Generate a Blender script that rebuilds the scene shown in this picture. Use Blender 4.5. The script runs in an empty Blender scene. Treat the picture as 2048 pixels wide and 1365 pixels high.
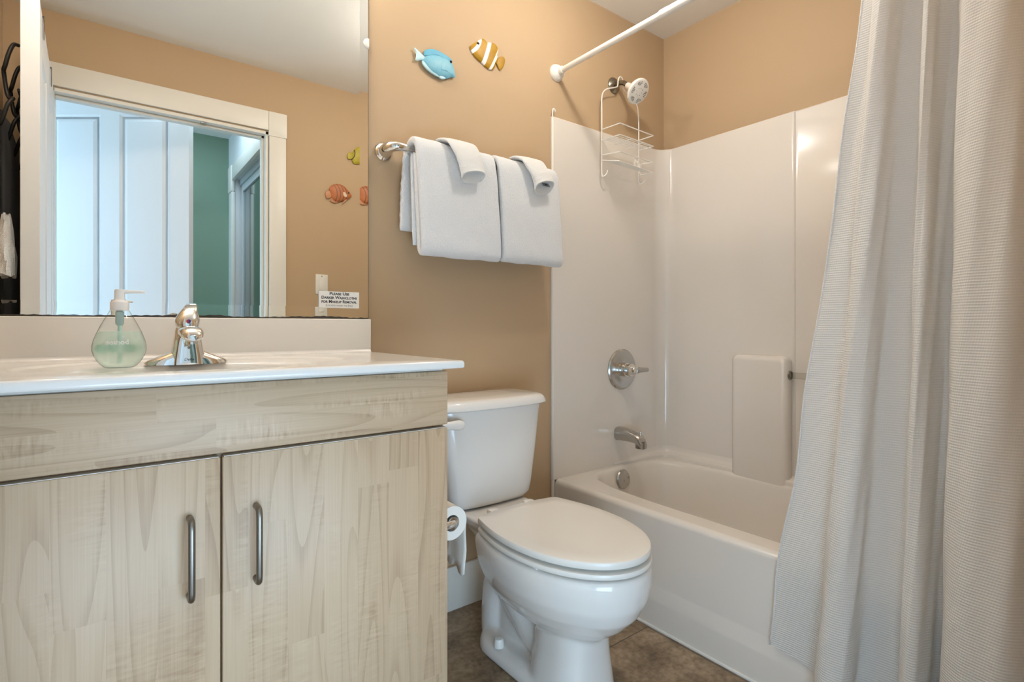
import bpy, bmesh, math, random
from mathutils import Vector, Matrix
random.seed(4)
S = bpy.context.scene
COL = S.collection
PI = math.pi

# ------------------------------------------------------------------ camera, world, lights, exposure
cd = bpy.data.cameras.new('camera')
cam = bpy.data.objects.new('camera', cd); COL.objects.link(cam)
YAW = 0.6554
cam.location = (0.0, -1.6109, 0.9912)
cam.rotation_euler = (PI/2, 0, -YAW)
cd.sensor_width = 36.0
cd.lens = 1066.17*36/2048
cd.shift_y = -(682.5-653.31)/2048
cd.clip_start = 0.02
S.camera = cam

w = bpy.data.worlds.new('world'); S.world = w; w.use_nodes = True
w.node_tree.nodes['Background'].inputs[0].default_value = (0.75, 0.85, 1.0, 1)
w.node_tree.nodes['Background'].inputs[1].default_value = 0.3

def lamp(name, kind, loc, energy, color, size=0.2, size_y=None, rot=(0, 0, 0), shape=None, spread=None):
    l = bpy.data.lights.new(name, kind); l.energy = energy; l.color = color
    if kind == 'AREA':
        l.size = size
        l.shape = shape or ('RECTANGLE' if size_y else 'DISK')
        if size_y: l.size_y = size_y
        if spread: l.spread = spread
    else:
        l.shadow_soft_size = size
    o = bpy.data.objects.new(name, l); COL.objects.link(o); o.location = loc; o.rotation_euler = rot
    return o
WARM = (1.0, 0.945, 0.87)
lamp('ceiling_lamp', 'POINT', (1.27, -0.60, 2.25), 12.5, WARM, 0.035)
for gx in (-0.14, 0.17, 0.48):
    lamp('vanity_globe_lamp', 'POINT', (gx, -0.20, 2.235), 4.0, (1.0, 0.955, 0.89), 0.045)
lamp('hall_window_light', 'AREA', (-1.45, -2.15, 1.35), 28.0, (0.50, 0.74, 1.0), 1.1, 1.7, (PI/2, 0, -PI/2))
lamp('hall_overhead_fill', 'AREA', (0.42, -2.05, 2.375), 7.0, (0.60, 0.80, 1.0), 0.55, 0.7)  # added cool fill under the hall ceiling, no real fitting; brightens the vanity front
lamp('doorway_low_fill', 'AREA', (0.32, -1.80, 0.38), 14.0, (0.54, 0.76, 1.0), 0.75, 0.60, (PI/2, 0, 0))  # added low frontal fill behind the camera, standing in for daylight from the hall

S.view_settings.view_transform = 'Standard'
S.view_settings.look = 'None'
S.view_settings.exposure = 0.0
S.view_settings.gamma = 1.0
S.view_settings.use_curve_mapping = False

# ------------------------------------------------------------------ materials
def nmat(name):
    m = bpy.data.materials.new(name); m.use_nodes = True
    nt = m.node_tree
    return m, nt, nt.nodes['Principled BSDF']
def pbr(name, col, rough=0.5, metal=0.0, spec=0.5, bump=None, var=None, coat=0, sheen=0, trans=0, ior=1.45, sss=0):
    m, nt, b = nmat(name)
    b.inputs['Base Color'].default_value = (*col, 1)
    b.inputs['Roughness'].default_value = rough
    b.inputs['Metallic'].default_value = metal
    b.inputs['Specular IOR Level'].default_value = spec
    b.inputs['Coat Weight'].default_value = coat
    b.inputs['Coat Roughness'].default_value = 0.06
    b.inputs['Sheen Weight'].default_value = sheen
    b.inputs['Transmission Weight'].default_value = trans
    b.inputs['IOR'].default_value = ior
    tc = nt.nodes.new('ShaderNodeTexCoord')
    if var:   # (scale, amount): slight tone variation
        n = nt.nodes.new('ShaderNodeTexNoise'); n.inputs['Scale'].default_value = var[0]; n.inputs['Detail'].default_value = 4
        nt.links.new(tc.outputs['Object'], n.inputs['Vector'])
        mr = nt.nodes.new('ShaderNodeMapRange'); mr.inputs[3].default_value = 1-var[1]; mr.inputs[4].default_value = 1+var[1]
        nt.links.new(n.outputs['Fac'], mr.inputs[0])
        mx = nt.nodes.new('ShaderNodeVectorMath'); mx.operation = 'SCALE'
        mx.inputs[0].default_value = col
        nt.links.new(mr.outputs[0], mx.inputs['Scale']); nt.links.new(mx.outputs[0], b.inputs['Base Color'])
    if bump:  # (scale, strength, distance)
        n = nt.nodes.new('ShaderNodeTexNoise'); n.inputs['Scale'].default_value = bump[0]; n.inputs['Detail'].default_value = 5
        nt.links.new(tc.outputs['Object'], n.inputs['Vector'])
        bp = nt.nodes.new('ShaderNodeBump'); bp.inputs['Strength'].default_value = bump[1]; bp.inputs['Distance'].default_value = bump[2]
        nt.links.new(n.outputs['Fac'], bp.inputs['Height']); nt.links.new(bp.outputs[0], b.inputs['Normal'])
    return m
def srgb(r, g, b):
    f = lambda c: (c/255/12.92) if c/255 <= 0.04045 else ((c/255+0.055)/1.055)**2.4
    return (f(r), f(g), f(b))

M_wall = pbr('tan_wall_paint', srgb(190, 163, 130), 0.62, spec=0.3, bump=(260, 0.12, 0.002), var=(1.6, 0.02))
M_ceil = pbr('ceiling_paint', srgb(240, 237, 230), 0.8, spec=0.2, bump=(180, 0.15, 0.002))
M_trim = pbr('white_trim_paint', srgb(232, 228, 218), 0.38, bump=(60, 0.04, 0.001))
M_doorpaint = pbr('white_door_paint', srgb(232, 234, 236), 0.4, bump=(90, 0.04, 0.001))
M_teal = pbr('green_hall_paint', srgb(132, 156, 134), 0.6, bump=(200, 0.1, 0.002))
M_hallwhite = pbr('hall_white_paint', srgb(225, 228, 228), 0.7)
M_fiber = pbr('white_fibreglass', srgb(230, 222, 212), 0.11, spec=0.5, coat=0.25, var=(2.2, 0.012))
M_porc = pbr('white_porcelain', srgb(232, 228, 222), 0.12, coat=0.4)
M_seat = pbr('white_seat_plastic', srgb(234, 229, 221), 0.24)
M_marble = pbr('white_cultured_marble', srgb(240, 236, 230), 0.16, coat=0.3, var=(3, 0.01))
M_chrome = pbr('chrome', (0.80, 0.79, 0.77), 0.06, metal=1.0)
M_nickel = pbr('brushed_nickel', (0.50, 0.48, 0.45), 0.22, metal=1.0)
M_handle = pbr('satin_pull_metal', (0.27, 0.25, 0.22), 0.36, metal=1.0, bump=(900, 0.05, 0.0005))
M_darkmetal = pbr('dark_nickel', (0.30, 0.27, 0.22), 0.2, metal=1.0)
M_whiteplastic = pbr('white_plastic', srgb(238, 234, 226), 0.3)
M_wire = pbr('white_coated_wire', srgb(240, 236, 228), 0.3)
M_mirror = pbr('mirror_silver', (0.90, 0.91, 0.89), 0.0, metal=1.0)
M_black = pbr('black_metal', (0.012, 0.012, 0.013), 0.4)
M_desilver = pbr('mirror_edge_corrosion', (0.06, 0.05, 0.045), 0.5, var=(90, 0.6))
M_gapdark = pbr('dark_gap', (0.02, 0.018, 0.016), 0.8)
M_card = pbr('white_card', srgb(243, 241, 236), 0.6)
M_ink = pbr('dark_ink', (0.03, 0.03, 0.035), 0.6)
M_greyink = pbr('grey_ink', (0.20, 0.20, 0.21), 0.6)
M_paper = pbr('tissue_paper', srgb(240, 234, 224), 0.9, spec=0.1, bump=(300, 0.25, 0.001))
M_caulk = pbr('white_caulk', srgb(240, 236, 228), 0.4)
M_red = pbr('red_enamel', (0.55, 0.02, 0.03), 0.3)
M_blue = pbr('blue_enamel', (0.02, 0.06, 0.4), 0.3)
M_eye = pbr('black_gloss', (0.01, 0.01, 0.012), 0.12)
M_cloth = pbr('dark_cloth', (0.018, 0.02, 0.028), 0.55, sheen=0.2, bump=(140, 0.2, 0.002))
M_tag = pbr('grey_tag', srgb(150, 148, 146), 0.6)
M_alu = pbr('closet_door_frame', srgb(205, 212, 216), 0.35)

def terry(name, col):
    m = pbr(name, col, 0.95, spec=0.1, sheen=0.3)
    nt = m.node_tree; b = nt.nodes['Principled BSDF']
    tc = nt.nodes.new('ShaderNodeTexCoord')
    v = nt.nodes.new('ShaderNodeTexVoronoi'); v.inputs['Scale'].default_value = 420
    n = nt.nodes.new('ShaderNodeTexNoise'); n.inputs['Scale'].default_value = 150; n.inputs['Detail'].default_value = 6
    nt.links.new(tc.outputs['Object'], v.inputs['Vector']); nt.links.new(tc.outputs['Object'], n.inputs['Vector'])
    a = nt.nodes.new('ShaderNodeMath'); a.operation = 'ADD'
    nt.links.new(v.outputs['Distance'], a.inputs[0]); nt.links.new(n.outputs['Fac'], a.inputs[1])
    bp = nt.nodes.new('ShaderNodeBump'); bp.inputs['Strength'].default_value = 0.55; bp.inputs['Distance'].default_value = 0.004
    nt.links.new(a.outputs[0], bp.inputs['Height']); nt.links.new(bp.outputs[0], b.inputs['Normal'])
    return m
M_terry = terry('white_terry', srgb(238, 238, 238))
M_terry2 = terry('white_terry_washcloth', srgb(240, 238, 234))

def wood(name, along):
    """pale maple laminate; along = 'Z' or 'X' is the grain direction"""
    m, nt, b = nmat(name)
    b.inputs['Roughness'].default_value = 0.42
    L = nt.links.new
    def N(t, **k):
        n = nt.nodes.new(t)
        for a, v in k.items(): setattr(n, a, v)
        return n
    def math_(op, a, bb=None):
        n = N('ShaderNodeMath', operation=op)
        for i, x in enumerate((a, bb)):
            if x is None: continue
            if isinstance(x, (int, float)): n.inputs[i].default_value = x
            else: L(x, n.inputs[i])
        return n.outputs[0]
    tc = N('ShaderNodeTexCoord'); sp = N('ShaderNodeSeparateXYZ'); L(tc.outputs['Object'], sp.inputs[0])
    if along == 'Z': cross, g = sp.outputs['X'], sp.outputs['Z']
    else: cross, g = sp.outputs['Z'], sp.outputs['X']
    sc = 14.0 if along == 'Z' else 19.0
    st = math_('FLOOR', math_('ADD', math_('MULTIPLY', cross, sc), 0.37))
    wn = N('ShaderNodeTexWhiteNoise', noise_dimensions='1D'); L(st, wn.inputs['W'])
    stv = wn.outputs['Value']
    # per-stave length joints too
    seg = math_('FLOOR', math_('ADD', math_('MULTIPLY', g, 1.5), math_('MULTIPLY', stv, 7.3)))
    wn2 = N('ShaderNodeTexWhiteNoise', noise_dimensions='2D')
    cb0 = N('ShaderNodeCombineXYZ'); L(st, cb0.inputs[0]); L(seg, cb0.inputs[1]); L(cb0.outputs[0], wn2.inputs['Vector'])
    tone = wn2.outputs['Value']
    off = math_('MULTIPLY', tone, 37.0)
    # cathedral rings: distance-like field, stretched along the grain
    cb = N('ShaderNodeCombineXYZ')
    L(math_('ADD', math_('MULTIPLY', cross, 9.0), off), cb.inputs[0])
    L(math_('ADD', math_('MULTIPLY', g, 0.8), off), cb.inputs[1])
    nz = N('ShaderNodeTexNoise'); nz.inputs['Scale'].default_value = 1.1; nz.inputs['Detail'].default_value = 0.6
    L(cb.outputs[0], nz.inputs['Vector'])
    ring = math_('FRACT', math_('MULTIPLY', nz.outputs['Fac'], 11.0))
    ringl = N('ShaderNodeMapRange'); L(ring, ringl.inputs[0]); ringl.inputs[1].default_value = 0.0; ringl.inputs[2].default_value = 0.42; ringl.interpolation_type = 'SMOOTHSTEP'
    ringl.inputs[3].default_value = 0.0; ringl.inputs[4].default_value = 1.0
    # fine straight fibre
    cb2 = N('ShaderNodeCombineXYZ'); L(math_('MULTIPLY', cross, 330.0), cb2.inputs[0]); L(math_('MULTIPLY', g, 5.0), cb2.inputs[1]); L(off, cb2.inputs[2])
    nf = N('ShaderNodeTexNoise'); nf.inputs['Scale'].default_value = 1.0; nf.inputs['Detail'].default_value = 3
    L(cb2.outputs[0], nf.inputs['Vector'])
    # figure: faint flecks across the grain
    cb3 = N('ShaderNodeCombineXYZ'); L(math_('ADD', math_('MULTIPLY', cross, 22.0), off), cb3.inputs[0]); L(math_('MULTIPLY', g, 130.0), cb3.inputs[1])
    nfig = N('ShaderNodeTexNoise'); nfig.inputs['Scale'].default_value = 1.0; nfig.inputs['Detail'].default_value = 2; nfig.inputs['Distortion'].default_value = 0.6
    L(cb3.outputs[0], nfig.inputs['Vector'])
    cb4 = N('ShaderNodeCombineXYZ'); L(math_('ADD', math_('MULTIPLY', cross, 14.0), off), cb4.inputs[0]); L(math_('MULTIPLY', g, 4.0), cb4.inputs[1])
    nmask = N('ShaderNodeTexNoise'); nmask.inputs['Scale'].default_value = 1.0
    L(cb4.outputs[0], nmask.inputs['Vector'])
    mk = N('ShaderNodeMapRange'); L(nmask.outputs['Fac'], mk.inputs[0]); mk.inputs[1].default_value = 0.48; mk.inputs[2].default_value = 0.66
    fig = math_('MULTIPLY', math_('SUBTRACT', nfig.outputs['Fac'], 0.5), mk.outputs[0])
    v = math_('ADD', math_('MULTIPLY', math_('SUBTRACT', tone, 0.5), 0.15), 1.0)
    v = math_('ADD', v, math_('MULTIPLY', math_('SUBTRACT', ringl.outputs[0], 0.8), 0.13))
    v = math_('ADD', v, math_('MULTIPLY', math_('SUBTRACT', nf.outputs['Fac'], 0.5), 0.24))
    v = math_('ADD', v, math_('MULTIPLY', fig, 0.85 if along == 'X' else 0.45))
    cr = N('ShaderNodeValToRGB')
    e = cr.color_ramp.elements
    e[0].position = 0.0; e[0].color = (*srgb(158, 127, 97), 1)
    e[1].position = 1.0; e[1].color = (*srgb(220, 196, 166), 1)
    k = cr.color_ramp.elements.new(0.5); k.color = (*srgb(199, 171, 139), 1)
    mr = N('ShaderNodeMapRange'); L(v, mr.inputs[0]); mr.inputs[1].default_value = 0.66; mr.inputs[2].default_value = 1.34
    L(mr.outputs[0], cr.inputs[0]); L(cr.outputs[0], b.inputs['Base Color'])
    bp = N('ShaderNodeBump'); bp.inputs['Strength'].default_value = 0.06; bp.inputs['Distance'].default_value = 0.001
    L(nf.outputs['Fac'], bp.inputs['Height']); L(bp.outputs[0], b.inputs['Normal'])
    return m
M_woodV = wood('maple_laminate_upright', 'Z')
M_woodH = wood('maple_laminate_level', 'X')

def floor_mat():
    m, nt, b = nmat('stone_floor_tile'); L = nt.links.new
    tc = nt.nodes.new('ShaderNodeTexCoord')
    mp = nt.nodes.new('ShaderNodeMapping'); mp.inputs['Location'].default_value = (-0.925+4.0, 0.49+4.0, 0)
    L(tc.outputs['Object'], mp.inputs[0])
    br = nt.nodes.new('ShaderNodeTexBrick'); br.inputs['Scale'].default_value = 1.0
    br.inputs['Brick Width'].default_value = 0.5; br.inputs['Row Height'].default_value = 0.5; br.inputs['Mortar Size'].default_value = 0.0022
    br.inputs['Mortar Smooth'].default_value = 0.3; br.inputs['Bias'].default_value = 0.0; br.offset = 0.5
    br.inputs['Color1'].default_value = (0.47, 0.47, 0.47, 1); br.inputs['Color2'].default_value = (0.53, 0.53, 0.53, 1); br.inputs['Mortar'].default_value = (0.5, 0.5, 0.5, 1)
    L(mp.outputs[0], br.inputs[0])
    n1 = nt.nodes.new('ShaderNodeTexNoise'); n1.inputs['Scale'].default_value = 7; n1.inputs['Detail'].default_value = 8; n1.inputs['Roughness'].default_value = 0.62
    n2 = nt.nodes.new('ShaderNodeTexNoise'); n2.inputs['Scale'].default_value = 55; n2.inputs['Detail'].default_value = 4
    n3 = nt.nodes.new('ShaderNodeTexVoronoi'); n3.inputs['Scale'].default_value = 85
    for n in (n1, n2, n3): L(tc.outputs['Object'], n.inputs['Vector'])
    mix = nt.nodes.new('ShaderNodeMath'); mix.operation = 'MULTIPLY_ADD'; L(n2.outputs['Fac'], mix.inputs[0]); mix.inputs[1].default_value = 0.55
    L(n1.outputs['Fac'], mix.inputs[2])
    cr = nt.nodes.new('ShaderNodeValToRGB'); e = cr.color_ramp.elements
    e[0].position = 0.52; e[0].color = (*srgb(88, 70, 52), 1)
    e[1].position = 1.0; e[1].color = (*srgb(178, 156, 128), 1)
    k = e.new(0.76); k.color = (*srgb(138, 116, 90), 1)
    L(mix.outputs[0], cr.inputs[0])
    pit = nt.nodes.new('ShaderNodeMapRange'); L(n3.outputs['Distance'], pit.inputs[0]); pit.inputs[1].default_value = 0.10; pit.inputs[2].default_value = 0.20; pit.inputs[3].default_value = 0.72; pit.inputs[4].default_value = 1.0
    sc = nt.nodes.new('ShaderNodeVectorMath'); sc.operation = 'SCALE'; L(cr.outputs[0], sc.inputs[0]); L(pit.outputs[0], sc.inputs['Scale'])
    mx = nt.nodes.new('ShaderNodeMix'); mx.data_type = 'RGBA'
    L(br.outputs['Fac'], mx.inputs['Factor']); L(sc.outputs[0], mx.inputs[6]); mx.inputs[7].default_value = (*srgb(92, 80, 66), 1)
    L(mx.outputs[2], b.inputs['Base Color']); b.inputs['Roughness'].default_value = 0.42
    bp = nt.nodes.new('ShaderNodeBump'); bp.inputs['Strength'].default_value = 0.35; bp.inputs['Distance'].default_value = 0.003
    su = nt.nodes.new('ShaderNodeMath'); su.operation = 'SUBTRACT'; L(mix.outputs[0], su.inputs[0]); L(br.outputs['Fac'], su.inputs[1])
    L(su.outputs[0], bp.inputs['Height']); L(bp.outputs[0], b.inputs['Normal'])
    return m
M_floor = floor_mat()

def curtain_mat():
    m, nt, b = nmat('white_waffle_fabric'); L = nt.links.new
    b.inputs['Roughness'].default_value = 0.85; b.inputs['Specular IOR Level'].default_value = 0.15
    tc = nt.nodes.new('ShaderNodeTexCoord'); sp = nt.nodes.new('ShaderNodeSeparateXYZ'); L(tc.outputs['UV'], sp.inputs[0])
    def sinw(sock, k):
        a = nt.nodes.new('ShaderNodeMath'); a.operation = 'MULTIPLY'; a.inputs[1].default_value = k; L(sock, a.inputs[0])
        s = nt.nodes.new('ShaderNodeMath'); s.operation = 'SINE'; L(a.outputs[0], s.inputs[0]); return s.outputs[0]
    h1 = sinw(sp.outputs['Y'], 2*PI/0.0056); h2 = sinw(sp.outputs['X'], 2*PI/0.0046)
    ad = nt.nodes.new('ShaderNodeMath'); ad.operation = 'MULTIPLY_ADD'; L(h2, ad.inputs[0]); ad.inputs[1].default_value = 0.35; L(h1, ad.inputs[2])
    mr = nt.nodes.new('ShaderNodeMapRange'); L(ad.outputs[0], mr.inputs[0]); mr.inputs[1].default_value = -1.5; mr.inputs[2].default_value = 1.5
    cr = nt.nodes.new('ShaderNodeValToRGB'); cr.color_ramp.elements[0].color = (*srgb(232, 228, 221), 1); cr.color_ramp.elements[1].color = (*srgb(243, 241, 236), 1)
    L(mr.outputs[0], cr.inputs[0]); L(cr.outputs[0], b.inputs['Base Color'])
    bp = nt.nodes.new('ShaderNodeBump'); bp.inputs['Strength'].default_value = 0.4; bp.inputs['Distance'].default_value = 0.001
    L(ad.outputs[0], bp.inputs['Height']); L(bp.outputs[0], b.inputs['Normal'])
    tr = nt.nodes.new('ShaderNodeBsdfTranslucent'); tr.inputs[0].default_value = (*srgb(238, 232, 222), 1)
    ms = nt.nodes.new('ShaderNodeMixShader'); ms.inputs[0].default_value = 0.25
    L(b.outputs[0], ms.inputs[1]); L(tr.outputs[0], ms.inputs[2])
    L(ms.outputs[0], nt.nodes['Material Output'].inputs['Surface'])
    return m
M_curtain = curtain_mat()

def clear_mat(name, tint, gl=0.0):
    """clear thin plastic: fresnel mix of transparent and glossy"""
    m, nt, b = nmat(name); L = nt.links.new; nt.nodes.remove(b)
    t = nt.nodes.new('ShaderNodeBsdfTransparent'); t.inputs[0].default_value = (*tint, 1)
    g = nt.nodes.new('ShaderNodeBsdfGlossy'); g.inputs['Roughness'].default_value = 0.03
    lw0 = nt.nodes.new('ShaderNodeLayerWeight'); p0 = nt.nodes.new('ShaderNodeMath'); p0.operation = 'POWER'; L(lw0.outputs['Facing'], p0.inputs[0]); p0.inputs[1].default_value = 5.0
    mt = nt.nodes.new('ShaderNodeMix'); mt.data_type = 'RGBA'; L(p0.outputs[0], mt.inputs['Factor']); mt.inputs[6].default_value = (*tint, 1); mt.inputs[7].default_value = (0.25*tint[0], 0.28*tint[1], 0.28*tint[2], 1)
    L(mt.outputs[2], t.inputs[0])
    lw = nt.nodes.new('ShaderNodeLayerWeight'); pw = nt.nodes.new('ShaderNodeMath'); pw.operation = 'POWER'; L(lw.outputs['Facing'], pw.inputs[0]); pw.inputs[1].default_value = 3.5
    f = nt.nodes.new('ShaderNodeMath'); f.operation = 'MULTIPLY_ADD'; L(pw.outputs[0], f.inputs[0]); f.inputs[1].default_value = 0.25; f.inputs[2].default_value = 0.025
    ms = nt.nodes.new('ShaderNodeMixShader'); L(f.outputs[0], ms.inputs[0]); L(t.outputs[0], ms.inputs[1]); L(g.outputs[0], ms.inputs[2])
    L(ms.outputs[0], nt.nodes['Material Output'].inputs['Surface'])
    return m
M_clear = clear_mat('clear_bottle_plastic', (0.985, 0.995, 0.99))
M_acryl = clear_mat('clear_acrylic', (0.90, 0.90, 0.88))
def soap_mat():
    m, nt, b = nmat('mint_soap'); L = nt.links.new; nt.nodes.remove(b)
    t = nt.nodes.new('ShaderNodeBsdfTransparent'); t.inputs[0].default_value = (0.955, 0.99, 0.975, 1)
    d = nt.nodes.new('ShaderNodeBsdfTranslucent'); d.inputs[0].default_value = (0.80, 0.96, 0.89, 1)
    d2 = nt.nodes.new('ShaderNodeBsdfDiffuse'); d2.inputs[0].default_value = (0.80, 0.96, 0.89, 1)
    a = nt.nodes.new('ShaderNodeMixShader'); a.inputs[0].default_value = 0.5; L(d.outputs[0], a.inputs[1]); L(d2.outputs[0], a.inputs[2])
    ms = nt.nodes.new('ShaderNodeMixShader'); ms.inputs[0].default_value = 0.36; L(t.outputs[0], ms.inputs[1]); L(a.outputs[0], ms.inputs[2])
    L(ms.outputs[0], nt.nodes['Material Output'].inputs['Surface'])
    return m
M_soap = soap_mat()
M_mint = pbr('mint_print', srgb(160, 222, 200), 0.5)
M_frost = pbr('frosted_pump_plastic', srgb(236, 230, 222), 0.35, sss=0)

def fish_mat(name, base, shade, bands=None, grad=None):
    """bands: list of (x0, x1, curve, colour) in the fish's own flat coordinates"""
    m, nt, b = nmat(name); L = nt.links.new
    b.inputs['Roughness'].default_value = 0.5
    tc = nt.nodes.new('ShaderNodeTexCoord'); sp = nt.nodes.new('ShaderNodeSeparateXYZ'); L(tc.outputs['Object'], sp.inputs[0])
    n = nt.nodes.new('ShaderNodeTexNoise'); n.inputs['Scale'].default_value = 38; n.inputs['Detail'].default_value = 4; L(tc.outputs['Object'], n.inputs['Vector'])
    mx = nt.nodes.new('ShaderNodeMix'); mx.data_type = 'RGBA'; L(n.outputs['Fac'], mx.inputs['Factor'])
    mx.inputs[6].default_value = (*base, 1); mx.inputs[7].default_value = (*shade, 1)
    out = mx.outputs[2]
    for (ax, az, x0, x1, cv, col) in (bands or []):
        # coordinate p = ax*x + az*z + cv*(q*q), q across
        def mul(s, k):
            a = nt.nodes.new('ShaderNodeMath'); a.operation = 'MULTIPLY'; L(s, a.inputs[0]); a.inputs[1].default_value = k; return a.outputs[0]
        def add(p, q):
            a = nt.nodes.new('ShaderNodeMath'); a.operation = 'ADD'; L(p, a.inputs[0]); L(q, a.inputs[1]); return a.outputs[0]
        p = add(mul(sp.outputs['X'], ax), mul(sp.outputs['Z'], az))
        q = add(mul(sp.outputs['X'], -az), mul(sp.outputs['Z'], ax))
        qq = nt.nodes.new('ShaderNodeMath'); qq.operation = 'MULTIPLY'; L(q, qq.inputs[0]); L(q, qq.inputs[1])
        p = add(p, mul(qq.outputs[0], cv))
        g1 = nt.nodes.new('ShaderNodeMath'); g1.operation = 'GREATER_THAN'; L(p, g1.inputs[0]); g1.inputs[1].default_value = x0
        g2 = nt.nodes.new('ShaderNodeMath'); g2.operation = 'LESS_THAN'; L(p, g2.inputs[0]); g2.inputs[1].default_value = x1
        mm = nt.nodes.new('ShaderNodeMath'); mm.operation = 'MULTIPLY'; L(g1.outputs[0], mm.inputs[0]); L(g2.outputs[0], mm.inputs[1])
        m2 = nt.nodes.new('ShaderNodeMix'); m2.data_type = 'RGBA'; L(mm.outputs[0], m2.inputs['Factor']); L(out, m2.inputs[6]); m2.inputs[7].default_value = (*col, 1)
        out = m2.outputs[2]
    L(out, b.inputs['Base Color'])
    return m

# ------------------------------------------------------------------ object helpers (all vertices given in world coordinates)
OFF = {}
def thing(name, label, cat, loc, group=None, kind=None):
    o = bpy.data.objects.new(name, None); COL.objects.link(o); o.location = loc; o.empty_display_size = 0.05
    o['label'] = label; o['category'] = cat
    if group: o['group'] = group
    if kind: o['kind'] = kind
    OFF[o.name] = Vector(loc)
    return o
def tag(o, label=None, cat=None, group=None, kind=None):
    for k, v in (('label', label), ('category', cat), ('group', group), ('kind', kind)):
        if v: o[k] = v
    return o
def put(name, me, mat, parent=None, loc=None, smooth=None, label=None):
    me.name = name
    if smooth is True:
        me.shade_smooth()
    elif smooth:
        me.shade_smooth(); me.set_sharp_from_angle(angle=math.radians(smooth))
    o = bpy.data.objects.new(name, me); COL.objects.link(o)
    if mat and not me.materials: me.materials.append(mat)
    base = Vector(loc) if loc is not None else Vector((0, 0, 0))
    if parent is not None:
        o.parent = parent
        base = OFF[parent.name]
    else:
        o.location = base
    me.transform(Matrix.Translation(-base))
    OFF[o.name] = base.copy()
    if label: o['label'] = label
    return o
def mesh(name, V, F, mat, parent=None, loc=None, smooth=None, label=None, recalc=True):
    me = bpy.data.meshes.new(name); me.from_pydata([tuple(v) for v in V], [], F); me.update()
    if recalc:
        bm = bmesh.new(); bm.from_mesh(me); bmesh.ops.recalc_face_normals(bm, faces=bm.faces); bm.to_mesh(me); bm.free()
    return put(name, me, mat, parent, loc, smooth, label)
class MB:
    def __init__(s): s.V = []; s.F = []
    def add(s, V, F):
        k = len(s.V); s.V += [Vector(v) for v in V]; s.F += [tuple(i+k for i in f) for f in F]; return s
    def box(s, x0, x1, y0, y1, z0, z1, bev=0, seg=2):
        V, F = box_vf(x0, x1, y0, y1, z0, z1, bev, seg); return s.add(V, F)
    def tube(s, path, r, n=10, caps=True, closed=False): return s.add(*tube_vf(path, r, n, caps, closed))
    def loft(s, rings, cap0=True, cap1=True): return s.add(*loft_vf(rings, cap0, cap1))
    def lathe(s, prof, c, axis=(0, 0, 1), n=40): return s.add(*lathe_vf(prof, c, axis, n))
    def build(s, name, mat, parent=None, loc=None, smooth=None, label=None, recalc=True): return mesh(name, s.V, s.F, mat, parent, loc, smooth, label, recalc)
def box_vf(x0, x1, y0, y1, z0, z1, bev=0, seg=2):
    bm = bmesh.new(); bmesh.ops.create_cube(bm, size=1)
    for v in bm.verts:
        v.co = Vector(((x0+x1)/2+v.co.x*(x1-x0), (y0+y1)/2+v.co.y*(y1-y0), (z0+z1)/2+v.co.z*(z1-z0)))
    if bev: bmesh.ops.bevel(bm, geom=bm.edges[:], offset=bev, segments=seg, profile=0.5, affect='EDGES')
    bm.verts.index_update()
    V = [v.co.copy() for v in bm.verts]; F = [tuple(v.index for v in f.verts) for f in bm.faces]; bm.free()
    return V, F
def loft_vf(rings, cap0=True, cap1=True):
    n = len(rings[0]); V = [Vector(p) for r in rings for p in r]; F = []
    for i in range(len(rings)-1):
        for j in range(n):
            k = (j+1) % n; F.append((i*n+j, i*n+k, (i+1)*n+k, (i+1)*n+j))
    if cap0: F.append(tuple(range(n))[::-1])
    if cap1: F.append(tuple((len(rings)-1)*n+j for j in range(n)))
    return V, F
def smooth_path(P, sub=6):
    P = [Vector(p) for p in P]; out = []
    for i in range(len(P)-1):
        p0 = P[max(i-1, 0)]; p1 = P[i]; p2 = P[i+1]; p3 = P[min(i+2, len(P)-1)]
        for k in range(sub):
            t = k/sub
            out.append(0.5*((2*p1)+(p2-p0)*t+(2*p0-5*p1+4*p2-p3)*t*t+(3*p1-p0-3*p2+p3)*t**3))
    out.append(P[-1]); return out
def tube_vf(path, r, n=10, caps=True, closed=False):
    P = [Vector(p) for p in path]; m = len(P)
    T = []
    for i in range(m):
        a = P[(i-1) % m] if closed else P[max(i-1, 0)]; b = P[(i+1) % m] if closed else P[min(i+1, m-1)]
        T.append((b-a).normalized())
    up = Vector((0, 0, 1)) if abs(T[0].z) < 0.9 else Vector((1, 0, 0))
    nrm = (up-T[0]*up.dot(T[0])).normalized(); rings = []
    for i in range(m):
        nrm = (nrm-T[i]*nrm.dot(T[i])).normalized(); bn = T[i].cross(nrm)
        rr = r[i] if isinstance(r, (list, tuple)) else r
        rings.append([P[i]+(nrm*math.cos(2*PI*j/n)+bn*math.sin(2*PI*j/n))*rr for j in range(n)])
    if closed:
        rings.append(rings[0])
        return loft_vf(rings, False, False)
    return loft_vf(rings, caps, caps)
def lathe_vf(prof, c, axis=(0, 0, 1), n=40):
    """prof = [(radius, height along axis)]"""
    a = Vector(axis).normalized(); u = a.orthogonal().normalized(); v = a.cross(u); c = Vector(c)
    rings = [[c+a*h+(u*math.cos(2*PI*j/n)+v*math.sin(2*PI*j/n))*max(r, 1e-5) for j in range(n)] for r, h in prof]
    return loft_vf(rings, True, True)
def box(name, x0, x1, y0, y1, z0, z1, mat, parent=None, bev=0, loc=None, seg=2, label=None):
    return MB().box(x0, x1, y0, y1, z0, z1, bev, seg).build(name, mat, parent, loc, smooth=35 if bev else None, label=label)
def struct(o): o['kind'] = 'structure'; return o
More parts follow.
